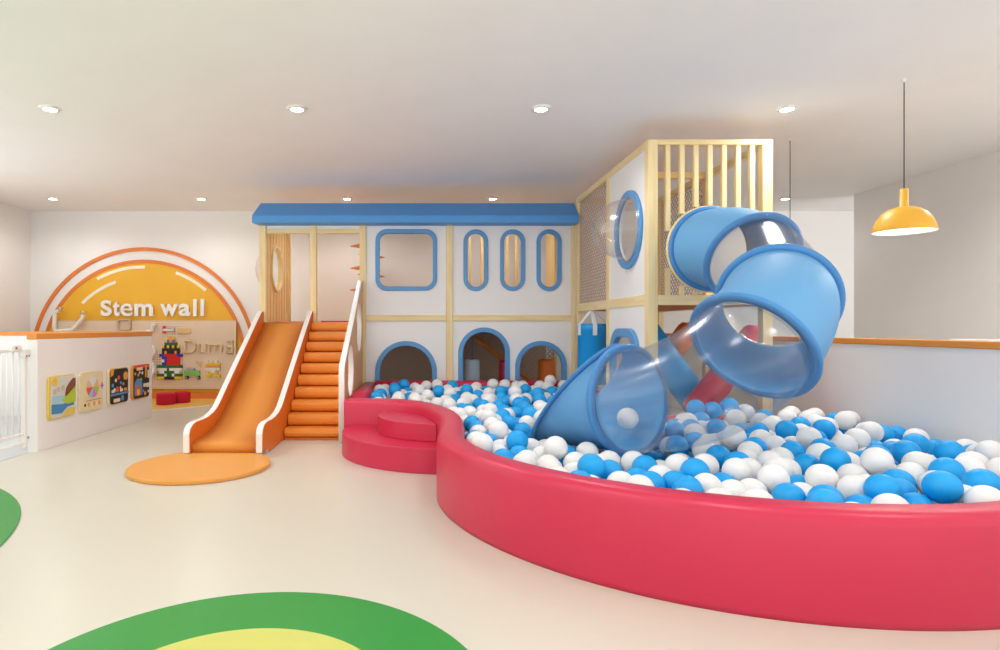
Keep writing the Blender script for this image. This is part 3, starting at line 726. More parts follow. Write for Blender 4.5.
# hanging bags in the lower storey
def bag(name, label, x, y, zb, zt, r, m, ztop, straps=True, taper=.8):
    t = thing(name, label, 'punching bag', (x, y, zb), 'hanging padded bags')
    obj('bag_body', lathe(B(), [(0, 0), (r-.02, 0), (r-.005, .008), (r, .025), (r*taper+r*(1-taper)*.3, zt-zb-.04), (r*taper, zt-zb-.015), (r*taper-.02, zt-zb), (0, zt-zb)], (x, y, zb), 32), m, t, True)
    obj('hanging_rope', cyl(B(), (x, y, zt), (x, y, ztop), .012, 8), 'trim_blue' if not straps else 'strap', t, True)
    return t
bag('padded_bag', 'pale blue padded bag seen through the tall middle arched door', .82, 9.75, .22, .79, .135, 'bag_pale', 1.249, False)
bag('padded_bag', 'red padded bag half hidden at the edge of the tall middle arched door', 1.36, 9.85, .2, .76, .12, 'red', 1.249)
bag('padded_bag', 'orange padded bag seen through the arched door nearest the tower', 2.0, 9.7, .25, .79, .15, 'bag_orange', 1.249)

# ------------------------------------------------------------------ play tower
X0, X1, Y0, YM, YB, TOP, FZ = 2.272, 3.523, 6.106, 7.43, 8.93, 3.179, 1.62
t = TOWER = thing('play_tower', 'tall pale wooden play tower with slatted front, rope net and white side panels', 'play tower', (2.9, 7.5, 0))
for a, b in (((X0, X0+.1), (Y0, Y0+.1)), ((X1-.1, X1), (Y0, Y0+.1)), ((X0, X0+.08), (YM-.06, YM+.06)), ((X1-.08, X1), (YM-.05, YM+.05)), ((X0, X0+.07), (YB-.08, YB)), ((X1-.08, X1), (YB-.08, YB))):
    boxo('post', (*a, *b, 0, TOP), 'wood', t, .006)
boxo('front_top_beam', (X0+.1, X1-.1, Y0, Y0+.08, TOP-.052, TOP), 'wood_h', t, .005)
boxo('front_floor_beam', (X0+.1, X1-.1, Y0, Y0+.08, FZ-.1, FZ), 'wood_h', t, .005)
for x in (X0, X1-.07):
    for a, b in ((Y0+.1, YM-.06), (YM+.06, YB-.08)):
        boxo('side_top_beam', (x, x+.07, a, b, TOP-.075, TOP), 'wood_y', t, .005)
        boxo('side_floor_beam', (x, x+.07, a, b, FZ-.1, FZ+.01), 'wood_y', t, .005)
for y in (YM, YB-.04):
    boxo('cross_beam', (X0+.08, X1-.08, y-.035, y+.035, TOP-.075, TOP), 'wood_panel', t, .005)
boxo('tower_floor', (X0+.072, X1-.072, Y0+.082, YB-.01, FZ-.09, FZ-.012), 'orange_dark', t, .005)
CX, CZ = 2.885, 2.077
for i in range(7):
    x = 2.48+i*.1412; bm = B()
    h = .445**2-(x-CX)**2
    if h > .001:
        h = math.sqrt(h)
        box(bm, x-.024, x+.024, Y0+.012, Y0+.06, CZ+h, TOP-.052); 
        if CZ-h > FZ+.02: boxo('lower_baluster', (x-.024, x+.024, Y0+.012, Y0+.06, FZ, CZ-h), 'wood', t, .004)
    else: box(bm, x-.024, x+.024, Y0+.012, Y0+.06, FZ, TOP-.052)
    obj('baluster', bm, 'wood', t, bevel=.004)
# white panels on the house side with a round bubble window and a low window
ya, yb = Y0+.1, YM-.06
panel('upper_side_panel', [[(ya, FZ+.01), (yb, FZ+.01), (yb, TOP-.075), (ya, TOP-.075)], circle(6.68, 2.362, .36, 48)], .03, FACE_X(X0+.025), 'white', t)
panel('bubble_ring', [circle(6.68, 2.362, .425, 56), circle(6.68, 2.362, .34, 56)], .035, FACE_X(X0-.008), 'trim_blue', t, .006)
dome_o('bubble_window', (X0-.02, 6.64, 2.362), .33, .37, -1, t)
panel('lower_side_panel', [[(ya, .01), (yb, .01), (yb, FZ-.1), (ya, FZ-.1)], arch(6.43, 7.17, .36, 1.2, shoulder=.24)], .03, FACE_X(X0+.025), 'white', t)
panel('low_window_ring', [arch(6.345, 7.255, .28, 1.285, shoulder=.3), arch(6.445, 7.155, .38, 1.185, shoulder=.22)], .06, FACE_X(X0-.005), 'trim_blue', t, .008)
# rope nets in the back bays
for x in (X0+.035, X1-.04):
    obj('rope_net', net_bm([(YM+.06, FZ+.01), (YB-.08, FZ+.01), (YB-.08, TOP-.075), (YM+.06, TOP-.075)], .082, .006, lambda u, v, x=x: (x, u, v)), 'net', t)

# blue bag hanging under the tower beam, with two crossed straps
bx_, by_ = 2.30, 8.2
t = thing('punching_bag', 'bright blue cylindrical punching bag with pale straps hung under the tower', 'punching bag', (bx_, by_, .53))
bb = obj('bag_body', lathe(B(), [(0, 0), (.17, 0), (.187, .01), (.19, .03), (.19, .71), (.194, .715), (.194, .785), (.19, .80), (.175, .815), (0, .815)], (bx_, by_, .53), 40), 'bag_blue', t, True)
for a in (200, 265, 330, 60):
    c, s = math.cos(math.radians(a)), math.sin(math.radians(a)); bm = B()
    px_, py_ = -s*.028, c*.028
    pts = [(bx_+c*.198, by_+s*.198, 1.19), (bx_+c*.199, by_+s*.199, 1.33), (bx_+c*.015, by_+s*.015, 1.515)]
    prev = None
    for p in pts:
        v = [bm.verts.new((p[0]+px_, p[1]+py_, p[2])), bm.verts.new((p[0]-px_, p[1]-py_, p[2])), bm.verts.new((p[0]-px_+c*.005, p[1]-py_+s*.005, p[2]+.002)), bm.verts.new((p[0]+px_+c*.005, p[1]+py_+s*.005, p[2]+.002))]
        if prev:
            for i in range(4): bm.faces.new((prev[i], prev[(i+1) % 4], v[(i+1) % 4], v[i]))
        else: bm.faces.new(v[::-1])
        prev = v
    bm.faces.new(prev)
    obj('strap', bm, 'strap', t)

# padded rollers crossing under the tower
def roller(label, p, q, r, m):
    p, q = Vector(p), Vector(q); d = (q-p).normalized()
    t = thing('padded_roller', label, 'padded roller', (p+q)/2, 'crossed padded rollers')
    n = 28; bm = B(); rings = []
    u = d.cross(Vector((0, 1, 0))).normalized(); v = d.cross(u); Lh = (q-p).length
    for rr, h in ((r*.55, 0), (r*.85, .02), (r, .07), (r, Lh-.07), (r*.85, Lh-.02), (r*.55, Lh)):
        rings.append([bm.verts.new(p+d*h+(u*math.cos(2*PI*i/n)+v*math.sin(2*PI*i/n))*rr) for i in range(n)])
    for a, b in zip(rings, rings[1:]):
        for i in range(n): bm.faces.new((a[i], a[(i+1) % n], b[(i+1) % n], b[i]))
    bm.faces.new(rings[0][::-1]); bm.faces.new(rings[-1])
    obj('padding', bm, m, t, True)
    for e, s in ((p, -1), (q, 1)):
        obj('end_cap', cyl(B(), e+d*s*.001, e+d*s*.02, r*.4, 16), m, t, True)
def P3(px, py, Z): return (px_x(px, Z), Z, px_z(py, Z))
roller('red padded roller sloping under the tower, seen through the clear tube', P3(760, 330, 6.62), P3(692, 415, 6.62), .15, 'red')
roller('blue padded roller sloping the other way behind the red roller', P3(642, 328, 7.02), P3(732, 450, 7.02), .17, 'bag_blue')
roller('orange padded roller behind the blue roller under the tower', P3(691, 326, 7.34), P3(652, 380, 7.34), .125, 'bag_orange')

# ------------------------------------------------------------------ spiral tube slide
RT = .385
RINGS = [((2.885, 6.10, 2.077), (0.0, -1, -.02)), ((2.935, 5.39, 1.901), (.02, -.86, -.51)), ((2.70, 4.63, 1.51), (-.44, -.85, -.29)),
         ((2.185, 4.05, 1.159), (-.716, -.396, -.575)), ((1.585, 4.60, .745), (-.50, .86, -.08))]
TAN = [1.0,1.0,1.0,1.15]
def hermite(a, ta, b, tb, s):
    return a*(2*s**3-3*s*s+1)+ta*(s**3-2*s*s+s)+b*(-2*s**3+3*s*s)+tb*(s**3-s*s)
def frames(k, n):
    a, ta = Vector(RINGS[k][0]), Vector(RINGS[k][1]).normalized(); b, tb = Vector(RINGS[k+1][0]), Vector(RINGS[k+1][1]).normalized()
    L = (b-a).length*TAN[k]; out = []
    for i in range(n+1):
        s = i/n; p = hermite(a, ta*L, b, tb*L, s)
        e = 1e-3; s0, s1 = max(0, s-e), min(1, s+e)
        d = (hermite(a, ta*L, b, tb*L, s1)-hermite(a, ta*L, b, tb*L, s0)).normalized()
        out.append((p, d))
    out[0] = (a, ta); out[-1] = (b, tb)
    return out
def basis(d):
    u = d.cross(Vector((0, 0, 1))).normalized(); return u, u.cross(d)   # right, up
def ring_verts(bm, p, d, r, n=64):
    u, v = basis(d)
    return [bm.verts.new(p+(u*math.cos(2*PI*i/n)+v*math.sin(2*PI*i/n))*r) for i in range(n)]
def bridge(bm, a, b):
    n = len(a)
    for i in range(n): bm.faces.new((a[i], a[(i+1) % n], b[(i+1) % n], b[i]))
def shell(bm, fr, ro, ri):
    o = [ring_verts(bm, p, d, ro) for p, d in fr]; q = [ring_verts(bm, p, d, ri) for p, d in fr]
    for a, b in zip(o, o[1:]): bridge(bm, a, b)
    for a, b in zip(q, q[1:]): bridge(bm, b, a)
    bridge(bm, q[0], o[0]); bridge(bm, o[-1], q[-1]); return bm
def flange(bm, p, d, r0, r1, h0, h1):
    prof = [(r0, h0), (r1-.012, h0), (r1, h0+(h1-h0)*.25), (r1, h1-(h1-h0)*.25), (r1-.012, h1), (r0, h1)]
    rs = [ring_verts(bm, p+d*h, d, r) for r, h in prof]
    for a, b in zip(rs, rs[1:]+rs[:1]): bridge(bm, a, b)
    return bm
t = TUBE = thing('tube_slide', 'spiral tube slide of blue and clear sections dropping from the tower into the balls', 'tube slide', (2.3, 5.0, .4))
dv = lambda k: Vector(RINGS[k][1]).normalized(); pv = lambda k: Vector(RINGS[k][0])
obj('blue_section', shell(B(), frames(0, 14), RT, RT-.014), 'tube', t, True, label=None) if False else obj('blue_section', shell(B(), frames(0, 14), RT, RT-.014), 'tube', t, True)
obj('clear_section', shell(B(), frames(1, 16), RT-.003, RT-.011), 'clear', t, True)
obj('blue_section', shell(B(), frames(2, 18), RT, RT-.014), 'tube', t, True)
obj('clear_section', shell(B(), frames(3, 18), RT-.003, RT-.011), 'clear', t, True)
def fl(p, d, a, b, m='flange', r1=.43): o = obj('flange', flange(B(), p, d, RT-.012, r1, a, b), m, t, True); return o
bmr = flange(B(), Vector((2.885, 6.10, 2.077)), Vector((0, -1, 0)), RT-.01, .436, -.012, .016); obj('mounting_ring', bmr, 'wood_h', t, True)
fl(pv(0), Vector((0, -1, 0)), .017, .06, 'flange', .424)
fl(pv(1), dv(1), -.032, .004); fl(pv(1), dv(1), .006, .026, 'clear', .422)
fl(pv(2), dv(2), -.004, .045); fl(pv(2), dv(2), -.024, -.006, 'clear', .422)
fl(pv(3), dv(3), -.036, .004); fl(pv(3), dv(3), .006, .026, 'clear', .424)
fl(pv(4), dv(4), -.004, .045); fl(pv(4), dv(4), -.024, -.006, 'clear', .424)
# mouth: slanted scoop, long below and short on top
bm = B(); n = 64; p5, d5 = pv(4), dv(4); d6 = Vector((-.72,.68,-.02)).normalized()
def mouth(i, s, r):
    th = 2*PI*i/n; top = math.sin(th)
    Lm = .11+.8*(1-top)/2
    dd = (d5*(1-s)+d6*s).normalized(); pc = p5+(d5*(s-s*s/2)+d6*(s*s/2))*Lm
    u, v = basis(d5.lerp(d6, s).normalized())
    return pc+(u*math.cos(th)+v*math.sin(th))*r
def mouth_shell(ss, ro, ri):
    o = [[bm.verts.new(mouth(i, s, ro)) for i in range(n)] for s in ss]; q = [[bm.verts.new(mouth(i, s, ri)) for i in range(n)] for s in ss]
    for a, b in zip(o, o[1:]): bridge(bm, a, b)
    for a, b in zip(q, q[1:]): bridge(bm, b, a)
    bridge(bm, q[0], o[0]); bridge(bm, o[-1], q[-1])
mouth_shell([i/12 for i in range(13)], RT, RT-.014)
obj('mouth_section', bm, 'tube', t, True)
bm = B(); mouth_shell([.955, .985, 1.01], RT+.05, RT-.012); obj('mouth_lip', bm, 'flange', t, True)
for o in [o for o in bpy.data.objects if o.parent is t]:
    o.data.update()

# ------------------------------------------------------------------ ball pit walls
RIMH = .5
PROF = [(0, 0), (-.004, .03), (-.004, RIMH-.06), (.004, RIMH-.03), (.022, RIMH-.009), (.05, RIMH), (.15, RIMH), (.178, RIMH-.009), (.196, RIMH-.03), (.2, RIMH-.06), (.2, 0)]
def rim_bm(path, flip=1, prof=PROF):
    bm = B(); P = [Vector((x, y, 0)) for x, y in path]; rows = []
    for i, p in enumerate(P):
        d = (P[min(i+1, len(P)-1)]-P[max(i-1, 0)]).normalized(); nrm = Vector((-d.y, d.x, 0))*flip
        rows.append([bm.verts.new(p+nrm*o+Vector((0, 0, z))) for o, z in prof])
    k = len(prof)
    for a, b in zip(rows, rows[1:]):
        for i in range(k): bm.faces.new((a[i], a[(i+1) % k], b[(i+1) % k], b[i]))
    bm.faces.new(rows[0][::-1]); bm.faces.new(rows[-1])
    return bm
RC = (2.22, 4.71, 2.105)
arcp = [(RC[0]+RC[2]*math.cos(a), RC[1]+RC[2]*math.sin(a)) for a in (math.radians(184+(332-184)*i/70) for i in range(71))]
lead = [tuple(v)[:2] for v in smooth_path([(-.845, 6.70, 0), (-.55, 6.70, 0), (-.25, 6.62, 0), (-.03, 6.36, 0), (.10, 6.0, 0), (.165, 5.6, 0), (.165, 5.2, 0), (*arcp[0], 0)], 8)]
t = thing('ball_pit_wall', 'thick red padded ball pit wall sweeping in a big curve across the floor', 'ball pit wall', (1.5, 4.7, 0))
obj('curved_rim', rim_bm(lead[:-1]+arcp), 'red', t, True)
obj('side_rim', rim_bm([(-.847, 8.9), (-.847, 6.703+.2)]), 'red', t, True)
obj('house_rim', rim_bm([(2.26, 8.94), (-.66, 8.94)], 1, [(o*.8, z+(.02 if z > .3 else 0)) for o, z in PROF]), 'red', t, True)
obj('tower_side_rim', rim_bm([(2.255, 6.12), (2.255, 8.77)], 1, [(o*.7, z) for o, z in PROF]), 'red', t, True)
obj('tower_front_rim', rim_bm([(4.095, 6.09), (2.115, 6.09)], 1, [(o*.6, z*.84) for o, z in PROF]), 'red', t, True)
boxo('pit_floor', (-.66, 4.09, 2.9, 8.78, .002, .01), 'white', t, 0) if False else None

# two-tier red step tucked into the bend
def trace(cx_, cy_, r, a0, a1, n=48): return [(cx_+r*math.cos(math.radians(a0+(a1-a0)*i/n)), cy_+r*math.sin(math.radians(a0+(a1-a0)*i/n))) for i in range(n+1)]
inner = []
for i, (x, y) in enumerate(lead):
    (xa, ya_), (xb, yb_) = lead[max(i-1, 0)], lead[min(i+1, len(lead)-1)]
    dl = math.hypot(xb-xa, yb_-ya_); inner.append((x+(yb_-ya_)/dl*.009, y-(xb-xa)/dl*.009))
def tier(r, cy_, z0, z1, name, parent, cx_=.2):
    arc = [p for p in trace(cx_, cy_, r, 150, 285, 90)]
    # keep the part of the disc on the open side of the rim
    def outside(p):
        best = min(range(len(inner)-1), key=lambda i: math.dist(p, ((inner[i][0]+inner[i+1][0])/2, (inner[i][1]+inner[i+1][1])/2)))
        a, b = inner[best], inner[best+1]
        return (b[0]-a[0])*(p[1]-a[1])-(b[1]-a[1])*(p[0]-a[0]) < 0
    arc = [p for p in arc if outside(p)]
    i0 = min(range(len(inner)), key=lambda i: math.dist(inner[i], arc[0])); i1 = min(range(len(inner)), key=lambda i: math.dist(inner[i], arc[-1]))
    poly = arc+inner[min(i0, i1):max(i0, i1)+1][::-1]
    return obj(name, prism(B(), poly, z0, z1), 'red', parent, False, .028, 4)
t = thing('padded_step', 'rounded red two-tier padded step tucked into the bend of the pit wall', 'step', (-.2, 6.1, 0))
tier(1.02, 6.4, 0, .225, 'lower_tier', t)
tier(.645, 6.35, .2255, .39, 'upper_tier', t)

# ------------------------------------------------------------------ yellow pendants over the partition
def pendant(label, x, y, ZT, group='yellow pendants'):
    t = thing('pendant_lamp', label, 'pendant lamp', (x, y, ROOM_H), group)
    obj('ceiling_cap', lathe(B(), [(0, -.001), (.016, -.001), (.016, -.012), (.01, -.03), (0, -.03)], (x, y, ROOM_H), 24), 'white_gloss', t, True)
    obj('cord', cyl(B(), (x, y, ROOM_H-.03), (x, y, ZT), .004, 8), 'black', t, True)
    s = [(.0, 0), (.034, 0), (.038, -.004), (.038, -.145), (.05, -.152), (.09, -.158), (.15, -.178), (.205, -.212), (.248, -.262), (.275, -.318), (.285, -.365), (.2835, -.368), (.273, -.318), (.245, -.266), (.202, -.218), (.148, -.185), (.09, -.166), (.0, -.16)]
    s = [(r*.79, h) for r, h in s]; bm = B(); lathe(bm, s, (x, y, ZT), 48); o = obj('shade', bm, ['lamp_yellow', 'lamp_inside'], t, True)
    cz = [p for p in o.data.polygons]
    for p in cz:
        c = p.center; dz = c.z-ZT; r = math.hypot(c.x-x, c.y-y)
        inside = (p.normal.z < -.05 and dz < -.155 and r < .2245) or (dz < -.16 and (p.normal.x*(c.x-x)+p.normal.y*(c.y-y)) < 0)
        p.material_index = 1 if inside else 0
    bl = obj('bulb', sphere(B(), (x, y, ZT-.27), .045, 20, 14), glow('pendant_bulb', (255, 246, 228), 6), t, True)
    ld = bpy.data.lights.new('pendant_light', 'POINT'); ld.energy = 14; ld.color = (1, .93, .82); ld.shadow_soft_size = .06
    lo = bpy.data.objects.new('pendant_light', ld); C.objects.link(lo); lo.location = (x, y, ZT-.35); lo.parent = t
    lo.matrix_parent_inverse = Matrix.Translation((-x, -y, -ROOM_H))
pendant('yellow dome pendant lamp on a black cord over the ball pit partition', 4.11, 5.19, 2.475)
pendant('far yellow pendant whose black cord drops behind the top of the tube slide', 4.12, 6.81, 2.2)

# ------------------------------------------------------------------ balls
BR = .083
def ball_mesh(name, m, u=32, v=18):
    bm = sphere(B(), (0, 0, 0), BR, u, v); me = bpy.data.meshes.new(name); bm.to_mesh(me); bm.free()
    me.materials.append(M[m]); me.polygons.foreach_set('use_smooth', [True]*len(me.polygons)); return me

SPOTS = """2640,3089,488,1,2,5;2710,3626,501,0,8,32;2386,3152,457,1,2,3;2265,3448,442,0,8,21;2000,3463,437,0,8,7;2928,3182,477,1,8,22;2750,2971,445,0,8,41;1908,3686,426,0,5,16;1037,3717,446,1,5,1;2588,3809,463,1,8,10;2353,3309,414,0,8,26;1971,3269,381,1,8,1;2976,3452,478,1,8,20;3431,3960,482,1,8,21;2342,4563,481,0,4,8;948,4291,450,0,5,0;1641,3654,431,1,5,11;3252,4090,459,1,8,17;1954,2950,433,1,2,1;3628,3883,495,0,3,8;1489,3410,386,1,5,9;1976,4709,381,1,4,3;2873,4517,478,0,8,17;3023,4360,450,0,8,24;3058,3753,451,0,8,35;3726,5354,479,0,3,1;2945,4914,466,1,8,0;3518,4769,479,0,8,31;3206,4485,473,0,8,28;2284,2965,407,0,2,7;720,4568,444,1,7,6;1709,3341,381,0,5,15;3505,4323,464,1,8,19;2578,3644,400,0,8,25;2857,3558,428,0,8,34;1635,3491,381,0,5,13;2510,3967,393,1,8,5;3278,4962,466,1,8,8;441,4411,449,0,7,4;3136,3499,476,0,8,39;2074,4253,394,1,5,12;638,5011,448,0,7,7;2523,3112,371,1,2,4;1463,3983,379,1,5,4;1633,3876,410,0,5,11;1823,3915,405,0,5,14;2135,5125,425,1,4,2;2662,3405,424,1,8,16;2853,5525,471,0,4,9;2096,4517,389,0,4,4;1447,4153,374,0,5,7;2181,3726,421,0,8,9;2492,5136,445,1,4,9;2815,5887,497,1,4,8;2596,4258,421,1,8,2;1337,3553,377,1,5,6;1190,3849,379,1,5,2;1681,3049,409,0,2,5;1218,4470,375,0,5,3;2654,4054,445,0,8,20;1202,3360,403,0,2,2;2978,5887,534,1,4,10;2650,5886,517,1,4,6;2618,4512,416,0,8,8;1498,3593,370,1,5,8;2317,4296,413,0,8,1;1854,3422,368,0,8,3;2291,4006,405,0,8,4;3293,3444,483,0,8,42;811,3842,397,0,2,0;2254,3124,359,1,2,2;688,4073,378,0,7,10;1173,3583,371,0,5,6;3080,5337,443,0,8,5;2225,4959,434,0,4,3;2564,3272,405,1,8,18;2067,3844,391,0,8,2;3797,4986,407,1,3,2;3268,3613,480,0,8,40;2161,4812,390,1,4,5;1059,4182,360,0,5,2;3434,5724,446,0,8,11;2421,4109,408,0,8,10;2097,3161,400,1,8,9;3133,5888,473,0,4,10;2790,5051,431,1,4,14;859,5911,360,1,7,5;938,5614,340,1,7,8;1476,3759,367,0,5,8;2635,4727,424,0,4,12;2082,4010,400,1,5,14;646,5855,428,0,1,9;1309,4245,357,0,5,5;1567,3209,371,0,2,4;2802,4252,443,1,8,7;2429,4437,416,1,4,15;578,4285,363,1,7,4;2197,4649,403,0,4,6;2300,3840,393,0,8,14;3837,4725,432,0,3,5;3336,5369,429,1,8,4;3114,5591,431,0,4,11;1781,3602,357,1,5,13;848,4700,360,0,7,13;2131,3414,347,0,8,16;229,7973,457,1,0,6;2225,3582,350,1,8,3;494,5911,360,1,7,0;1997,4879,341,0,5,10;2405,5495,445,0,4,2;1026,5911,360,0,7,11;1103,6177,409,1,1,9;3970,5091,393,1,3,3;317,6789,426,0,1,2;1315,3718,361,1,5,3;714,4421,360,1,7,7;2586,5633,432,1,4,7;2797,3309,437,0,8,36;2813,4021,395,0,8,27;978,3874,360,0,5,1;1170,7593,490,0,6,12;881,4414,360,0,7,14;82,7650,435,0,0,12;-346,8036,463,1,0,2;3990,4460,399,0,3,6;2213,4159,383,0,8,0;597,7973,472,1,6,0;3511,5423,438,0,8,19;2402,4804,402,0,4,7;512,6426,388,0,1,6;3601,5661,446,0,8,18;652,5581,394,0,7,5;3852,4568,380,1,3,4;719,6368,425,0,1,11;1024,8687,481,0,6,7;826,6169,391,1,1,4;1458,7619,465,1,6,10;998,6451,376,1,1,7;396,6272,390,0,1,4;504,5356,359,0,7,3;1419,7303,420,1,6,11;1255,6344,446,0,1,15;-23,8037,458,0,0,8;1427,8332,440,1,6,8;1122,6981,419,1,1,6;1046,7929,454,1,6,5;3331,4306,412,1,8,14;3578,5890,455,0,8,13;3426,5148,456,0,8,22;375,7894,441,0,0,16;777,7024,441,0,1,10;522,5696,345,1,7,2;1841,8684,535,0,6,19;-248,8692,475,1,0,4;191,7003,409,0,1,1;743,4257,360,0,7,12;2292,5180,435,1,4,4;-537,7455,439,1,0,0;-53,6991,448,0,1,0;1055,4439,359,1,5,0;900,3464,403,1,2,0;425,4657,421,0,7,2;227,8624,480,0,0,13;1193,8686,472,0,6,9;3806,5892,437,0,3,0;-268,7192,445,0,0,3;560,4485,360,0,7,6;1152,6769,395,1,1,8;1776,4819,272,1,5,5;76,8690,454,0,0,10;611,4662,360,0,7,9;1778,8535,460,0,6,18;3262,5790,436,1,4,16;490,7064,403,0,1,5;1121,7167,440,0,6,10;971,7222,394,1,6,6;815,3633,387,0,2,1;1761,8199,423,1,6,13;2736,5242,393,1,4,11;2785,3130,408,0,8,38;1958,5031,196,1,5,7;2986,3993,444,1,8,13;853,4096,360,0,7,16;698,6854,404,1,1,2;1990,5235,320,1,4,0;2462,5344,399,0,4,5;448,8689,460,1,0,7;881,7933,430,0,6,6;868,6835,398,1,1,3;730,7842,410,1,6,2;3976,5657,440,0,3,2;3348,4494,382,1,8,12;1210,4111,360,0,5,4;1138,5707,447,0,1,14;2898,4752,368,0,8,12;3700,4029,447,0,3,7;3969,5842,401,1,3,0;1693,8685,456,0,6,16;629,6238,375,0,1,7;425,7744,367,1,0,8;731,8312,445,0,6,3;-563,8300,436,0,0,0;1307,7604,396,0,6,14;630,7396,403,0,6,2;895,6320,379,0,1,12;687,7175,388,1,6,1;3245,5215,392,0,8,15;-525,8002,413,1,0,1;550,4901,360,1,7,3;907,6664,371,1,1,5;571,7604,410,0,6,0;-88,8691,427,0,0,7;1422,8532,467,0,6,13;998,7603,404,1,6,4;1652,4208,300,0,5,9;2493,3422,390,0,8,30;438,6086,338,0,7,0;3018,4159,376,1,8,11;2028,8683,463,0,6,20;3121,4826,406,1,8,6;507,6630,387,1,1,1;311,7584,380,0,0,14;1575,7714,391,0,6,17;678,6613,378,0,1,8;445,5073,360,1,7,1;2116,4920,232,1,5,10;1227,7310,395,1,6,9;2369,5693,363,1,4,1;986,4830,329,0,7,15;1359,8686,452,0,6,11;345,6474,376,0,1,3;3653,4702,356,0,3,4;-193,8566,373,1,0,5;-75,7535,413,0,0,6;-514,8692,407,0,0,1;361,8299,436,0,0,15;727,6036,360,0,7,8;2119,5442,399,0,4,0;528,7226,395,0,6,1;861,7504,402,0,6,8;-367,8540,445,1,0,3;789,8688,435,0,6,4;2539,5885,392,0,4,1;1594,8555,405,0,6,15;3238,3922,405,0,8,37;1938,4549,277,0,5,12;1061,7408,393,1,6,7;2930,5148,347,0,8,6;3864,5535,375,1,3,1;-255,8413,362,0,0,5;1376,3207,368,0,2,3;457,6904,358,1,1,0;3774,5173,409,0,3,3;498,8446,386,0,0,17;501,8067,373,1,0,9;3551,5260,344,0,8,23;3807,4199,409,1,3,5;831,7681,393,0,6,5;2630,4885,365,1,4,13;1347,6918,389,0,1,13;919,8594,391,1,6,3;3,7387,391,0,0,9;2131,3003,355,0,2,6;-508,8524,359,0,0,2;461,6019,187,0,7,1;-285,7777,399,0,0,4;3262,4200,303,1,8,15;66,7120,369,0,0,11;3172,4325,365,0,8,29;1163,6469,385,1,1,10;3002,5667,334,1,4,12;1630,7517,371,1,6,12;2827,3729,408,0,8,33;999,3588,347,0,2,-1;974,6167,303,1,7,-1;623,5212,357,1,7,-1;1273,5314,219,0,5,-1;2594,5047,344,0,5,-1;2877,5779,328,0,4,-1;735,4901,360,0,7,-1;329,7326,375,0,0,-1;1540,5345,216,0,5,-1;1425,7824,398,1,6,-1;3001,5887,368,0,4,-1;1664,7925,364,1,6,-1;2403,4971,351,0,4,-1;763,8047,400,0,6,-1;2284,5377,391,0,4,-1;-487,8168,307,0,0,-1;2770,4595,367,1,8,-1;1151,8264,409,1,6,-1;-503,7234,391,0,0,-1;2122,4425,242,0,5,-1;2160,5585,326,0,4,-1;967,8084,403,0,6,-1;666,5390,379,0,7,-1;771,5522,295,0,7,-1;1666,8388,368,1,6,-1;3972,5284,375,1,3,-1"""
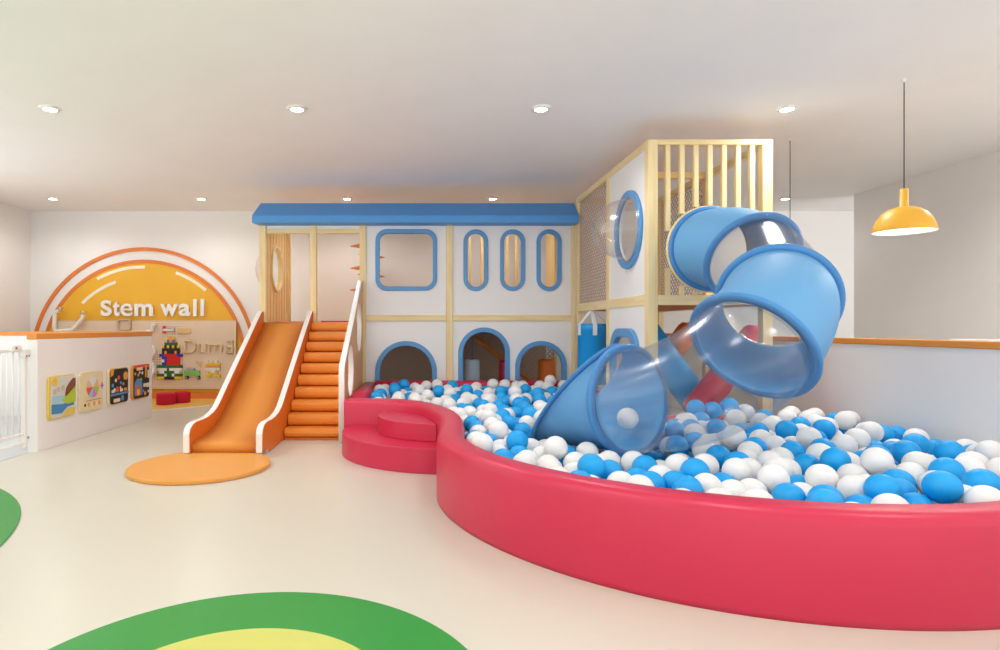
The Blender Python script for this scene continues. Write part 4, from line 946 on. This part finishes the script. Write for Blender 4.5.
UNDER = """-515,7650,389,0;-155,8011,360,1;1881,4205,318,1;-128,8287,353,0;1438,4399,283,1;927,8321,398,0;-333,8210,352,1;2996,3531,316,0;595,8672,383,0;-546,7822,401,1;195,7447,360,0;1887,8684,374,0;112,7830,369,0;3002,3684,252,0;2302,5009,224,0;2601,5474,378,0;3391,4953,334,0;1388,5459,236,0;3677,4412,296,0;1784,8043,349,0;653,6978,302,1;1491,5193,158,1;-148,7271,356,0;2920,4605,295,1;-351,7615,333,0;3068,5033,388,1;1204,7834,443,1;1024,4662,360,0;2743,5886,347,0;785,5092,292,1;754,5289,280,1;1296,4579,276,1;1456,4564,233,1;1774,4372,83,1;1140,5133,83,1;2431,4054,83,0;3352,5033,83,0;2548,2977,83,0;603,8054,83,1;391,8152,83,0;1396,3860,83,1;3170,4562,83,1;2653,5381,83,0;430,4583,83,0;1734,5740,83,1;-288,7839,83,0;3865,5076,83,0;1970,4089,83,0;1526,3976,83,0;2350,4934,83,0;3130,4959,83,0;3182,3548,83,0;3369,5088,239,0;1602,8543,83,1;1317,6515,83,0;3734,4630,83,0;201,7704,83,1;539,5649,83,0;-190,7959,142,1;940,8354,83,0;1606,5420,83,0;3422,4691,83,0;1215,6283,83,0;1707,6883,83,0;343,6326,83,0;978,4872,83,0;3817,4929,143,0;940,7709,83,1;3481,5732,83,0;1868,4560,83,0;1844,5558,83,0;1655,6308,83,0;1819,6091,83,0;2253,4138,83,0;2527,3785,83,0;711,5350,83,1;484,7940,106,1;2610,4146,83,1;224,6803,83,0;1935,5410,83,1;1644,8319,83,1;2817,4157,83,1;3790,4864,294,1;3574,4102,83,0;3052,4600,194,0;1734,3247,83,0;3250,5595,83,0;3522,5195,83,0;631,4023,83,1;1900,5342,231,1;48,8296,83,1;1092,8495,83,1;1267,7567,83,1;-374,8366,83,0;553,5577,233,1;1341,4995,83,0;3084,4680,337,0;3845,5714,83,0;3161,4209,83,1;3557,5700,228,0;-33,7456,83,0;1574,8063,83,1;1769,4147,83,1;3223,5069,318,0;245,6672,184,1;173,7798,217,1;2105,3869,83,0;1058,6141,83,0;652,7154,83,0;2159,3119,83,0;2501,5637,83,0;554,4484,132,0;471,6934,83,0;896,6215,83,0;1801,5836,201,0;800,6075,83,1;687,4189,83,1;3695,5333,83,1;975,5852,83,0;3604,5509,83,1;1944,7426,83,0;1789,4083,235,0;997,4619,83,0;123,6982,83,0;1634,5229,83,1;1791,3521,83,0;1276,7478,224,0;1498,3258,83,1;2518,3798,249,0;2012,6174,83,0;2841,4937,83,1;421,5896,83,0;1796,3237,237,0;2323,3148,83,0;50,7837,83,1;1884,7335,209,1;1591,7973,222,1;3128,5417,83,0;1223,7701,171,1;927,3503,83,0;1246,4091,83,0;468,7010,231,0;1325,5448,83,1;3307,4811,83,1;3758,4494,176,1;1136,5797,83,0;1212,6842,83,1;3748,5460,177,0;1444,4310,83,0;1474,3193,234,1;1628,4829,83,1;3566,3536,83,0;1337,5672,83,0;1651,5425,310,1;925,5633,83,0;2010,7572,129,0;-352,8683,83,0;2198,4206,224,0;1648,2992,83,0;2388,4048,244,0;1926,8359,83,0;-74,8301,195,0;524,4700,155,1;-9,7767,222,0;285,7583,159,0;1691,3382,171,1;1486,7091,83,0;1990,7293,329,0;1521,6658,83,0;923,3699,83,0;3834,3933,83,0;977,7781,228,0;3341,3515,120,0;-125,7153,83,1;2284,4552,83,0;1636,7100,153,0;1245,7201,83,0;1622,5943,83,1;1940,6352,83,1;999,5427,83,1;1894,3379,83,1;-532,7288,83,0;-2,7622,83,1;1572,5559,167,1;3767,4287,83,1;1780,6140,237,1;-176,8669,83,0;3882,4444,274,0;3111,4954,248,0;1442,5672,212,0;1193,3231,83,0;1070,5245,183,0;1281,5152,169,0;1525,6981,201,1;2354,3452,83,0;897,6613,83,1;679,6154,166,1;1321,4775,83,0;1786,7744,83,0;-48,7456,249,0;795,4893,83,0;2039,5557,83,0;1177,3403,83,0;75,8187,206,0;1510,5968,203,0;-536,8686,83,1;3618,5095,175,1;2170,5282,83,0;168,6721,323,1;-430,7259,211,0;838,3927,83,0;2824,4214,239,0;384,8090,238,0;1571,3641,83,0;630,7460,83,1;1862,5107,83,0;2296,5472,83,0;452,8556,83,0;2625,3359,83,0;1982,6615,83,0;2810,3761,83,0;694,8270,83,0;1960,7930,83,1;2018,6120,240,0;571,4849,83,0;837,8181,83,1;1522,6280,178,0;3367,5270,83,1;1939,5509,217,1;1389,7949,83,1;1820,8494,83,0;234,8686,83,0;588,4995,161,0;3088,4495,318,1;1765,3746,83,0;1930,7122,83,0;91,8074,83,0;3991,4347,83,1;763,7648,83,0;2902,4062,191,1;1569,8204,176,1;1059,6939,83,0;1172,3826,83,0;3721,3760,83,0;1122,8404,219,1;1483,6868,83,1;600,6342,83,0;1910,7919,241,1;-255,7858,256,0;3061,5885,83,1;619,8136,227,0;-488,8531,118,0;3397,5570,157,0;2412,5357,115,0;1467,3585,199,0;1156,8431,380,0;595,3910,200,1;1872,3920,83,1;1316,8052,191,1;-293,7378,83,0;3190,3284,83,0;1187,5663,167,0;1511,5517,332,1;862,5456,172,1;1739,3883,175,0;1006,3833,136,0;3042,3947,83,0;1917,8313,243,0;2447,3540,190,1;1684,5095,169,0;625,6961,139,1;863,6345,181,0;896,8127,229,1;-164,7737,127,0;2922,4528,83,1;2929,5262,83,0;1063,6588,83,0;1401,6477,222,0;3320,3724,83,0;2538,5157,83,0;2013,3398,197,1;1812,6532,83,0;1208,6119,151,0;2039,5205,151,0;3691,5211,269,0;567,6360,245,0;2980,5266,242,0;1014,6384,83,0;2191,5749,83,1;1621,5813,187,0;1270,5781,249,0;1110,7304,83,1;828,7212,83,0;1421,7650,83,1;1248,6979,170,0;2749,4019,241,0;1743,5232,244,1;59,7153,83,0;1826,5802,362,1;615,4333,165,0;2508,5496,171,0;149,8238,346,1;2008,8288,380,0;1008,6038,204,0;2196,3891,221,0;3101,5673,83,0;2468,5096,221,0;3880,4110,83,1;3953,5818,155,0;1815,4450,224,0;845,4949,231,0;1822,7688,235,0;1555,4447,83,0;1192,8580,185,0;623,8269,327,0;2885,3628,148,1;2139,3361,83,0;3259,4703,200,0;1510,6678,248,0;1096,7702,313,1;1238,7236,246,0;2427,5268,255,1;1381,4141,165,0;2792,3334,83,1;-507,7507,83,0;891,3657,241,1;1542,7166,273,0;1141,6055,303,0;1716,8139,125,1;-486,8641,243,1;241,7226,83,0;1299,8525,300,1;2045,4092,231,1;1552,6837,281,0;3867,4256,213,0;-303,7147,83,0;1564,7330,83,0;1134,6298,227,1;2889,3357,216,0;1760,5632,207,1;-451,8068,83,1;4002,5523,83,0;1446,3088,83,0;2371,4853,227,0;874,3489,240,0;1972,6861,83,0;1058,4026,83,0;1943,6085,384,1;2086,4988,83,0;2289,4406,162,1;1101,3638,83,1;3266,4834,303,1;1830,7609,381,1;1110,5748,288,0;320,6891,186,0;3393,4751,370,1;1005,6814,178,0;2663,4555,83,1;2345,4713,83,1;2786,5275,166,0;511,4094,174,1;2821,4486,208,1;1093,7372,234,0;1577,4343,211,0;1675,3016,245,1;2109,4378,83,0;2806,4698,83,0;1507,7346,238,1;-202,8265,83,0;1883,2988,83,0;1475,4975,180,1;1745,6881,245,0;2629,5374,248,0;1974,8600,83,0;1107,4586,203,0;3110,4180,239,0;1288,8285,83,1;674,7459,243,0;1549,4184,108,0;1643,6994,319,0;786,6902,83,0;1789,4978,223,0;1222,6701,171,0;321,7019,308,1;840,4622,136,1;1424,6347,321,1;2351,5105,83,0;1074,4952,192,0;682,6689,83,0;1460,5861,83,1;327,7273,217,1;-312,7340,297,0;1965,6337,247,0;2355,2968,83,0;2941,4267,93,0;2647,5113,201,0;1343,6559,355,0;479,4246,83,0;1121,4798,123,0;1987,5564,366,1;780,4452,83,0;2340,3799,83,0;1736,8492,226,0;1661,5771,343,1;998,7471,83,0;2780,5611,83,1;1532,7814,83,0;1641,4614,83,0;1541,5909,356,0;752,7327,176,0;2621,4909,83,1;953,4328,83,0;2027,7209,187,0;1802,6781,366,1;1529,3412,138,1;1931,3751,92,0;994,6545,228,0;1546,6533,321,0;2248,5426,236,1;1501,8013,356,0;458,4598,269,0;3643,3961,138,1;3616,3921,297,1;1675,6392,225,0;-73,7178,239,0;-160,7014,167,1;1755,6481,340,0;1682,6169,369,1;1725,8318,229,1;3164,5732,225,0;438,8331,83,0;810,8430,153,1;484,7478,160,0;1871,7195,392,1;1564,3762,196,1;3596,4212,206,1;-469,7873,83,1;2216,3036,216,0;2167,3242,196,0;2809,5519,219,0;2958,4306,275,0;2773,5391,329,0;1564,6475,83,0;-517,8206,148,1;2877,5771,83,1;-233,7610,210,0;3238,3668,217,0;3404,5809,209,1;-383,8042,232,0;2815,3775,249,0;3140,3866,190,0;2238,5625,184,0;-68,7691,358,1;1174,4201,186,1;-159,8547,195,1;3912,4061,239,0;-502,7386,291,1;138,7455,83,0;2102,4815,83,0;826,6926,243,1;1894,8434,355,0;-403,7637,83,0;2382,3256,195,1;829,5717,190,1;2292,4552,249,0;439,8524,246,1;808,5196,83,0;3653,4166,356,0;2021,4600,133,1;398,7806,153,0;866,4202,146,1;687,7921,136,0;1963,8575,247,0;3194,4361,143,0;1941,6256,391,0;1783,5073,359,0;1277,6017,392,0;1338,5961,135,1;571,6603,172,0;3451,4173,277,0;2175,5282,274,0;1829,7860,374,0;1770,7056,405,0;1228,5622,323,1;-219,7488,321,0;2990,5772,206,0;3511,5529,270,0;676,8664,83,0;2036,5645,224,1;60,8571,83,0;3482,4843,114,0;2014,4755,210,1;2633,5822,83,1;1776,7448,83,0;2979,4741,83,0;856,3875,240,0;3823,5846,256,0;1782,6649,197,0;1754,3788,311,1;2199,5881,184,1;2023,7861,349,1;2955,3450,83,1;3369,4186,83,0;753,7097,202,0;531,4128,335,0;2494,3087,196,0;3316,4431,231,0;842,7497,135,0;-353,8494,207,1;719,4094,215,1;328,6267,238,1;3460,3511,236,0;2748,3495,83,1;1177,5341,83,1;743,3736,83,0;-171,6911,297,1;1820,5591,357,0;1237,6855,281,1;2556,4845,222,1;2713,2974,105,1;-216,7087,306,1;335,6660,323,0;1469,7042,356,1;2757,3180,132,0;2002,7624,286,1;3448,4560,182,0;-375,7151,325,1;3763,4701,231,1;1057,7111,83,0;1093,7975,83,0;2966,3284,83,0;2512,4368,83,1;3805,3932,247,0;579,5230,83,0;3475,3552,397,1;1584,7761,232,0;449,8311,248,0;3520,5065,306,0;2950,4879,194,0;1618,7276,372,0;2666,3141,266,0;1780,7915,83,0;1733,4672,208,0;450,7111,83,0;401,6535,83,1;3205,3556,335,0;1964,3042,218,0;2350,5543,295,0;2663,5598,201,0;2956,3237,310,0;1716,7501,229,1;3651,5462,329,1;1793,7075,203,1;936,7029,162,1;3623,4392,83,0;754,8436,310,1;1997,6837,246,1;1459,8671,83,0;674,4786,198,0;1027,8582,209,1;468,5085,83,0;-39,7022,285,0;1810,7412,336,0;2013,3246,83,1;1561,7562,89,0;3518,3792,83,0;258,7169,343,0;3839,5266,130,1;620,3855,355,1;3780,5704,333,0;740,7809,247,1;2066,3616,83,0;2645,3602,158,1;2616,4645,215,0;2823,3939,83,1;1624,8181,332,0;2001,6686,314,1;3182,5434,239,1;3301,3382,211,0;1436,8243,269,0;2636,4238,219,0;444,6542,261,0;1667,3632,219,1;2180,3521,158,0;1835,8157,240,0;3383,5380,207,0;600,6735,269,1;921,7387,231,1;3432,3673,195,1;-477,7913,281,0;1584,6390,396,0;3984,5722,288,1;3192,3233,241,1;3892,5074,247,1;387,7460,295,0;3235,3263,400,1;3853,4000,391,1;2091,3666,240,1;581,7647,83,0;3108,3705,83,1;318,8429,143,0;2710,3308,226,1;1115,3327,218,0;1307,4566,83,0;92,7596,218,0;808,7331,340,0;-481,7620,229,0;1016,5538,206,0;1194,3219,316,0;2239,5842,341,0;1573,8408,205,0;2494,4570,83,1;1505,6065,401,1;518,7182,218,0;2236,3687,149,1;1268,6211,276,1;596,7863,310,1;-32,8552,303,0;2451,4324,231,0;3063,3317,408,0;967,7194,196,0;3467,3991,143,0;218,8625,237,1;1602,8591,242,0;2005,8191,83,0;1811,6327,310,0;3614,4964,399,1;691,5506,135,0;840,5948,183,0;1095,7926,242,0;-305,8642,266,0;810,8245,307,1;1795,4863,83,1;3160,5183,83,0;1184,4436,83,0;1373,3837,246,0;867,7623,241,1;1936,3759,258,0;2563,5825,234,0;825,6620,233,0;3277,3748,358,1;430,4868,169,1;1815,5985,288,0;3232,5604,307,0;1663,6614,405,1;2004,6991,182,0;1287,4375,199,0;2368,3414,264,1;709,5766,83,1;1211,3636,207,0;744,5775,320,1;1178,6511,176,0;2803,4859,270,0;2956,3827,158,0;849,7997,83,0;3619,5843,83,0;3966,4543,83,0;2907,3067,83,0;534,5398,83,0;417,6704,83,0;568,7647,249,1;2684,3486,271,0;3982,5250,213,0;1079,7803,83,1;1182,5490,158,1;1259,8277,247,0;297,8271,192,0;2418,2933,233,1;2974,3900,307,0;2403,5874,83,0;1868,8082,83,0;1099,7027,227,0;1244,7063,314,0;3954,4732,83,1;2542,2942,343,1;-2,7981,185,1;1342,3526,83,1;231,8110,164,1;3014,5541,134,0;2522,4526,282,1;209,6547,287,1;1842,3006,324,1;353,8529,388,0;454,4344,215,1;1947,4262,83,0;3133,3994,297,0;3212,5270,215,0;3567,4540,296,1;1343,3280,139,0;-13,8681,184,0;3046,5468,329,0;3937,5570,229,0;546,5141,227,0;352,7933,281,0;2672,3874,104,0;2811,3025,229,0;1060,4052,247,0;1105,8078,310,1;1591,4032,226,0;983,4450,193,0;3973,4848,200,0;2763,5807,198,1;3612,3635,209,0;2013,8045,191,1;3060,5121,201,0;44,6855,154,1;-203,8192,232,1;210,7925,83,0;2194,4762,210,0;3606,4922,191,0;2831,5047,208,0;3858,5368,261,1;1504,6734,404,0;1291,8137,332,0;392,6152,83,0;1237,5843,400,0;1756,5382,145,0;1329,7784,268,0;142,6953,246,0;1933,5995,157,1;919,5030,83,0;628,8456,83,1;857,7946,241,1;1074,7560,201,0;1471,6117,83,1;1475,7617,237,1;1996,6491,193,1;1619,5173,338,0;2544,3213,83,0;1006,4277,232,0;3646,3630,371,0;25,6802,348,1;1457,7486,338,0;63,7331,164,0;1305,8429,163,0;1957,3949,224,0;2438,4690,219,1;1243,3997,220,0;1634,4931,261,0;3977,4223,332,0;1995,6916,392,0;649,8610,239,1;1269,4748,239,1;2055,5746,355,1;2061,5393,191,0;2524,3359,216,0;873,7077,316,0;731,6488,83,0;-228,8445,83,0;1962,5924,334,0;3476,4340,139,0;-513,7049,83,0;1364,7349,83,0;3407,3909,275,0;-421,6996,211,0;169,8490,320,1;1200,8132,83,0;2704,4384,83,1;202,7097,180,0;2667,3880,280,0;3200,5876,299,1;3449,3797,390,1;751,4556,261,0;1478,5752,353,0;3957,4711,293,0;-3,8398,360,0;3751,3814,351,1;1990,7471,350,0;3122,3470,217,0;1366,5287,83,1;1434,8591,227,0;2103,5096,260,1;3234,4019,83,0;1722,8673,83,1;145,8031,283,1;1916,8132,396,0;1790,5306,385,0;1563,4722,192,0;2060,2899,83,0;2565,3994,161,0;1872,3617,192,0;1028,8212,83,1;-89,8113,83,0;511,5839,211,0;1302,3420,219,0;3963,4879,364,1;995,6926,308,0;1930,6457,356,0;1072,3715,252,1;2731,4357,287,0;2053,5859,83,1;-344,6970,356,1;955,4722,207,0;775,6461,261,1;329,8107,394,0;1461,8384,83,0;327,7429,83,0;1787,8678,236,0;986,8448,303,0;1317,6742,373,1;3627,5847,259,1;1051,8265,276,0;76,8403,207,1;884,8659,83,0;3579,5384,191,1;1638,4534,229,0;2375,5833,242,1;1240,7892,132,0;3708,4809,83,0;-341,8185,128,1;-176,7302,173,0;1920,5705,102,0;1990,4307,237,0;490,7321,83,0;597,5332,222,1;-510,8329,260,0;1485,6135,252,1;1394,7214,175,1;223,6523,83,0;2376,3660,281,1;1709,7314,163,0;1246,7928,312,1;1145,5904,210,0;3994,3940,126,1;-538,7109,243,0;3517,4754,251,0;2743,5655,335,0;3679,5687,83,0;3087,3154,94,0;600,8439,246,0;467,6809,202,0;-36,8122,311,0;3394,5662,296,1;-44,7889,329,1;1367,3703,130,0;3533,4043,374,0;2596,4091,293,0;2521,5653,267,1;1645,6742,155,1;1165,4315,307,0;3402,3388,343,0;3261,4635,352,0;3325,4051,219,1;2028,7778,83,0;635,5987,83,0;3016,4423,172,0;1696,5936,407,1;-506,7013,374,0;2576,5240,329,0;4001,4084,421,1;728,3765,246,0;-343,7481,204,0;3449,4350,303,0;679,5885,207,1;3052,3115,369,0;1826,6640,450,1;1915,5143,436,1;1416,5605,436,0;1341,6197,425,0;3293,5867,83,1;310,6438,202,0;1645,6045,262,0;1101,8679,83,0;1077,3487,186,1;825,4353,209,0;3443,5885,351,0;1389,6328,83,1;1720,5484,449,1;675,4647,83,0;830,8593,226,0"""
ORD = 'first second third fourth fifth sixth seventh eighth ninth tenth eleventh twelfth thirteenth fourteenth fifteenth sixteenth seventeenth eighteenth nineteenth twentieth twenty-first twenty-second twenty-third twenty-fourth twenty-fifth twenty-sixth twenty-seventh twenty-eighth twenty-ninth thirtieth thirty-first thirty-second thirty-third thirty-fourth thirty-fifth thirty-sixth thirty-seventh thirty-eighth thirty-ninth fortieth forty-first forty-second forty-third forty-fourth forty-fifth forty-sixth forty-seventh forty-eighth forty-ninth fiftieth fifty-first fifty-second fifty-third fifty-fourth fifty-fifth fifty-sixth fifty-seventh fifty-eighth fifty-ninth'.split()
WHERE = ['below the arched door nearest the stairs', 'heaped mid-way behind the blue slide mouth', 'in the row against the front red rim', 'lying along the white partition', 'seen under or through the clear tube', 'in front of the clear tube', 'below the two doors near the tower', 'heaped in front of the blue slide mouth', 'in the open middle between tube and white partition']
MB = [ball_mesh('white_ball', 'ball_white'), ball_mesh('blue_ball', 'ball_blue')]
protos = []
for k, row in enumerate(SPOTS.split(';')):
    x, y, z, c, zn, n = map(int, row.split(','))
    o = bpy.data.objects.new('pit_ball', MB[c]); C.objects.link(o); o.location = (x/1000, y/1000, z/1000)
    col = ('white', 'blue')[c]
    if n >= 0: lb = f'{ORD[n]} {col} ball from the left {WHERE[zn]}'
    else: lb = f'mostly hidden {col} ball {WHERE[zn]}'
    tag(o, lb, 'ball', f'{col} balls {WHERE[zn]}')
o = bpy.data.objects.new('pit_ball', MB[0]); C.objects.link(o); o.location = (1.644, 4.85, .575)
tag(o, 'single white ball lying inside the clear part of the tube slide', 'ball')
# the deeper filling of the pit, never seen one by one
bm = B()
ico = B(); bmesh.ops.create_uvsphere(ico, u_segments=14, v_segments=9, radius=BR)
iv = [v.co.copy() for v in ico.verts]; jf = [[v.index for v in f.verts] for f in ico.faces]; ico.free()
vs, fs, mi = [], [], []
for row in UNDER.split(';'):
    x, y, z, c = map(int, row.split(','))
    b0 = len(vs); p = Vector((x/1000, y/1000, z/1000))
    vs.extend(p+q for q in iv); fs.extend([b0+i for i in f] for f in jf); mi.extend([c]*len(jf))
bm.free()
me = bpy.data.meshes.new('ball_filling'); me.from_pydata(vs, [], fs)
me.polygons.foreach_set('material_index', mi); me.polygons.foreach_set('use_smooth', [True]*len(fs))
o = link('ball_filling', me, ['ball_white', 'ball_blue'])
tag(o, 'deeper layers of white and blue balls filling the pit under the top ones', 'ball filling', None, 'stuff')
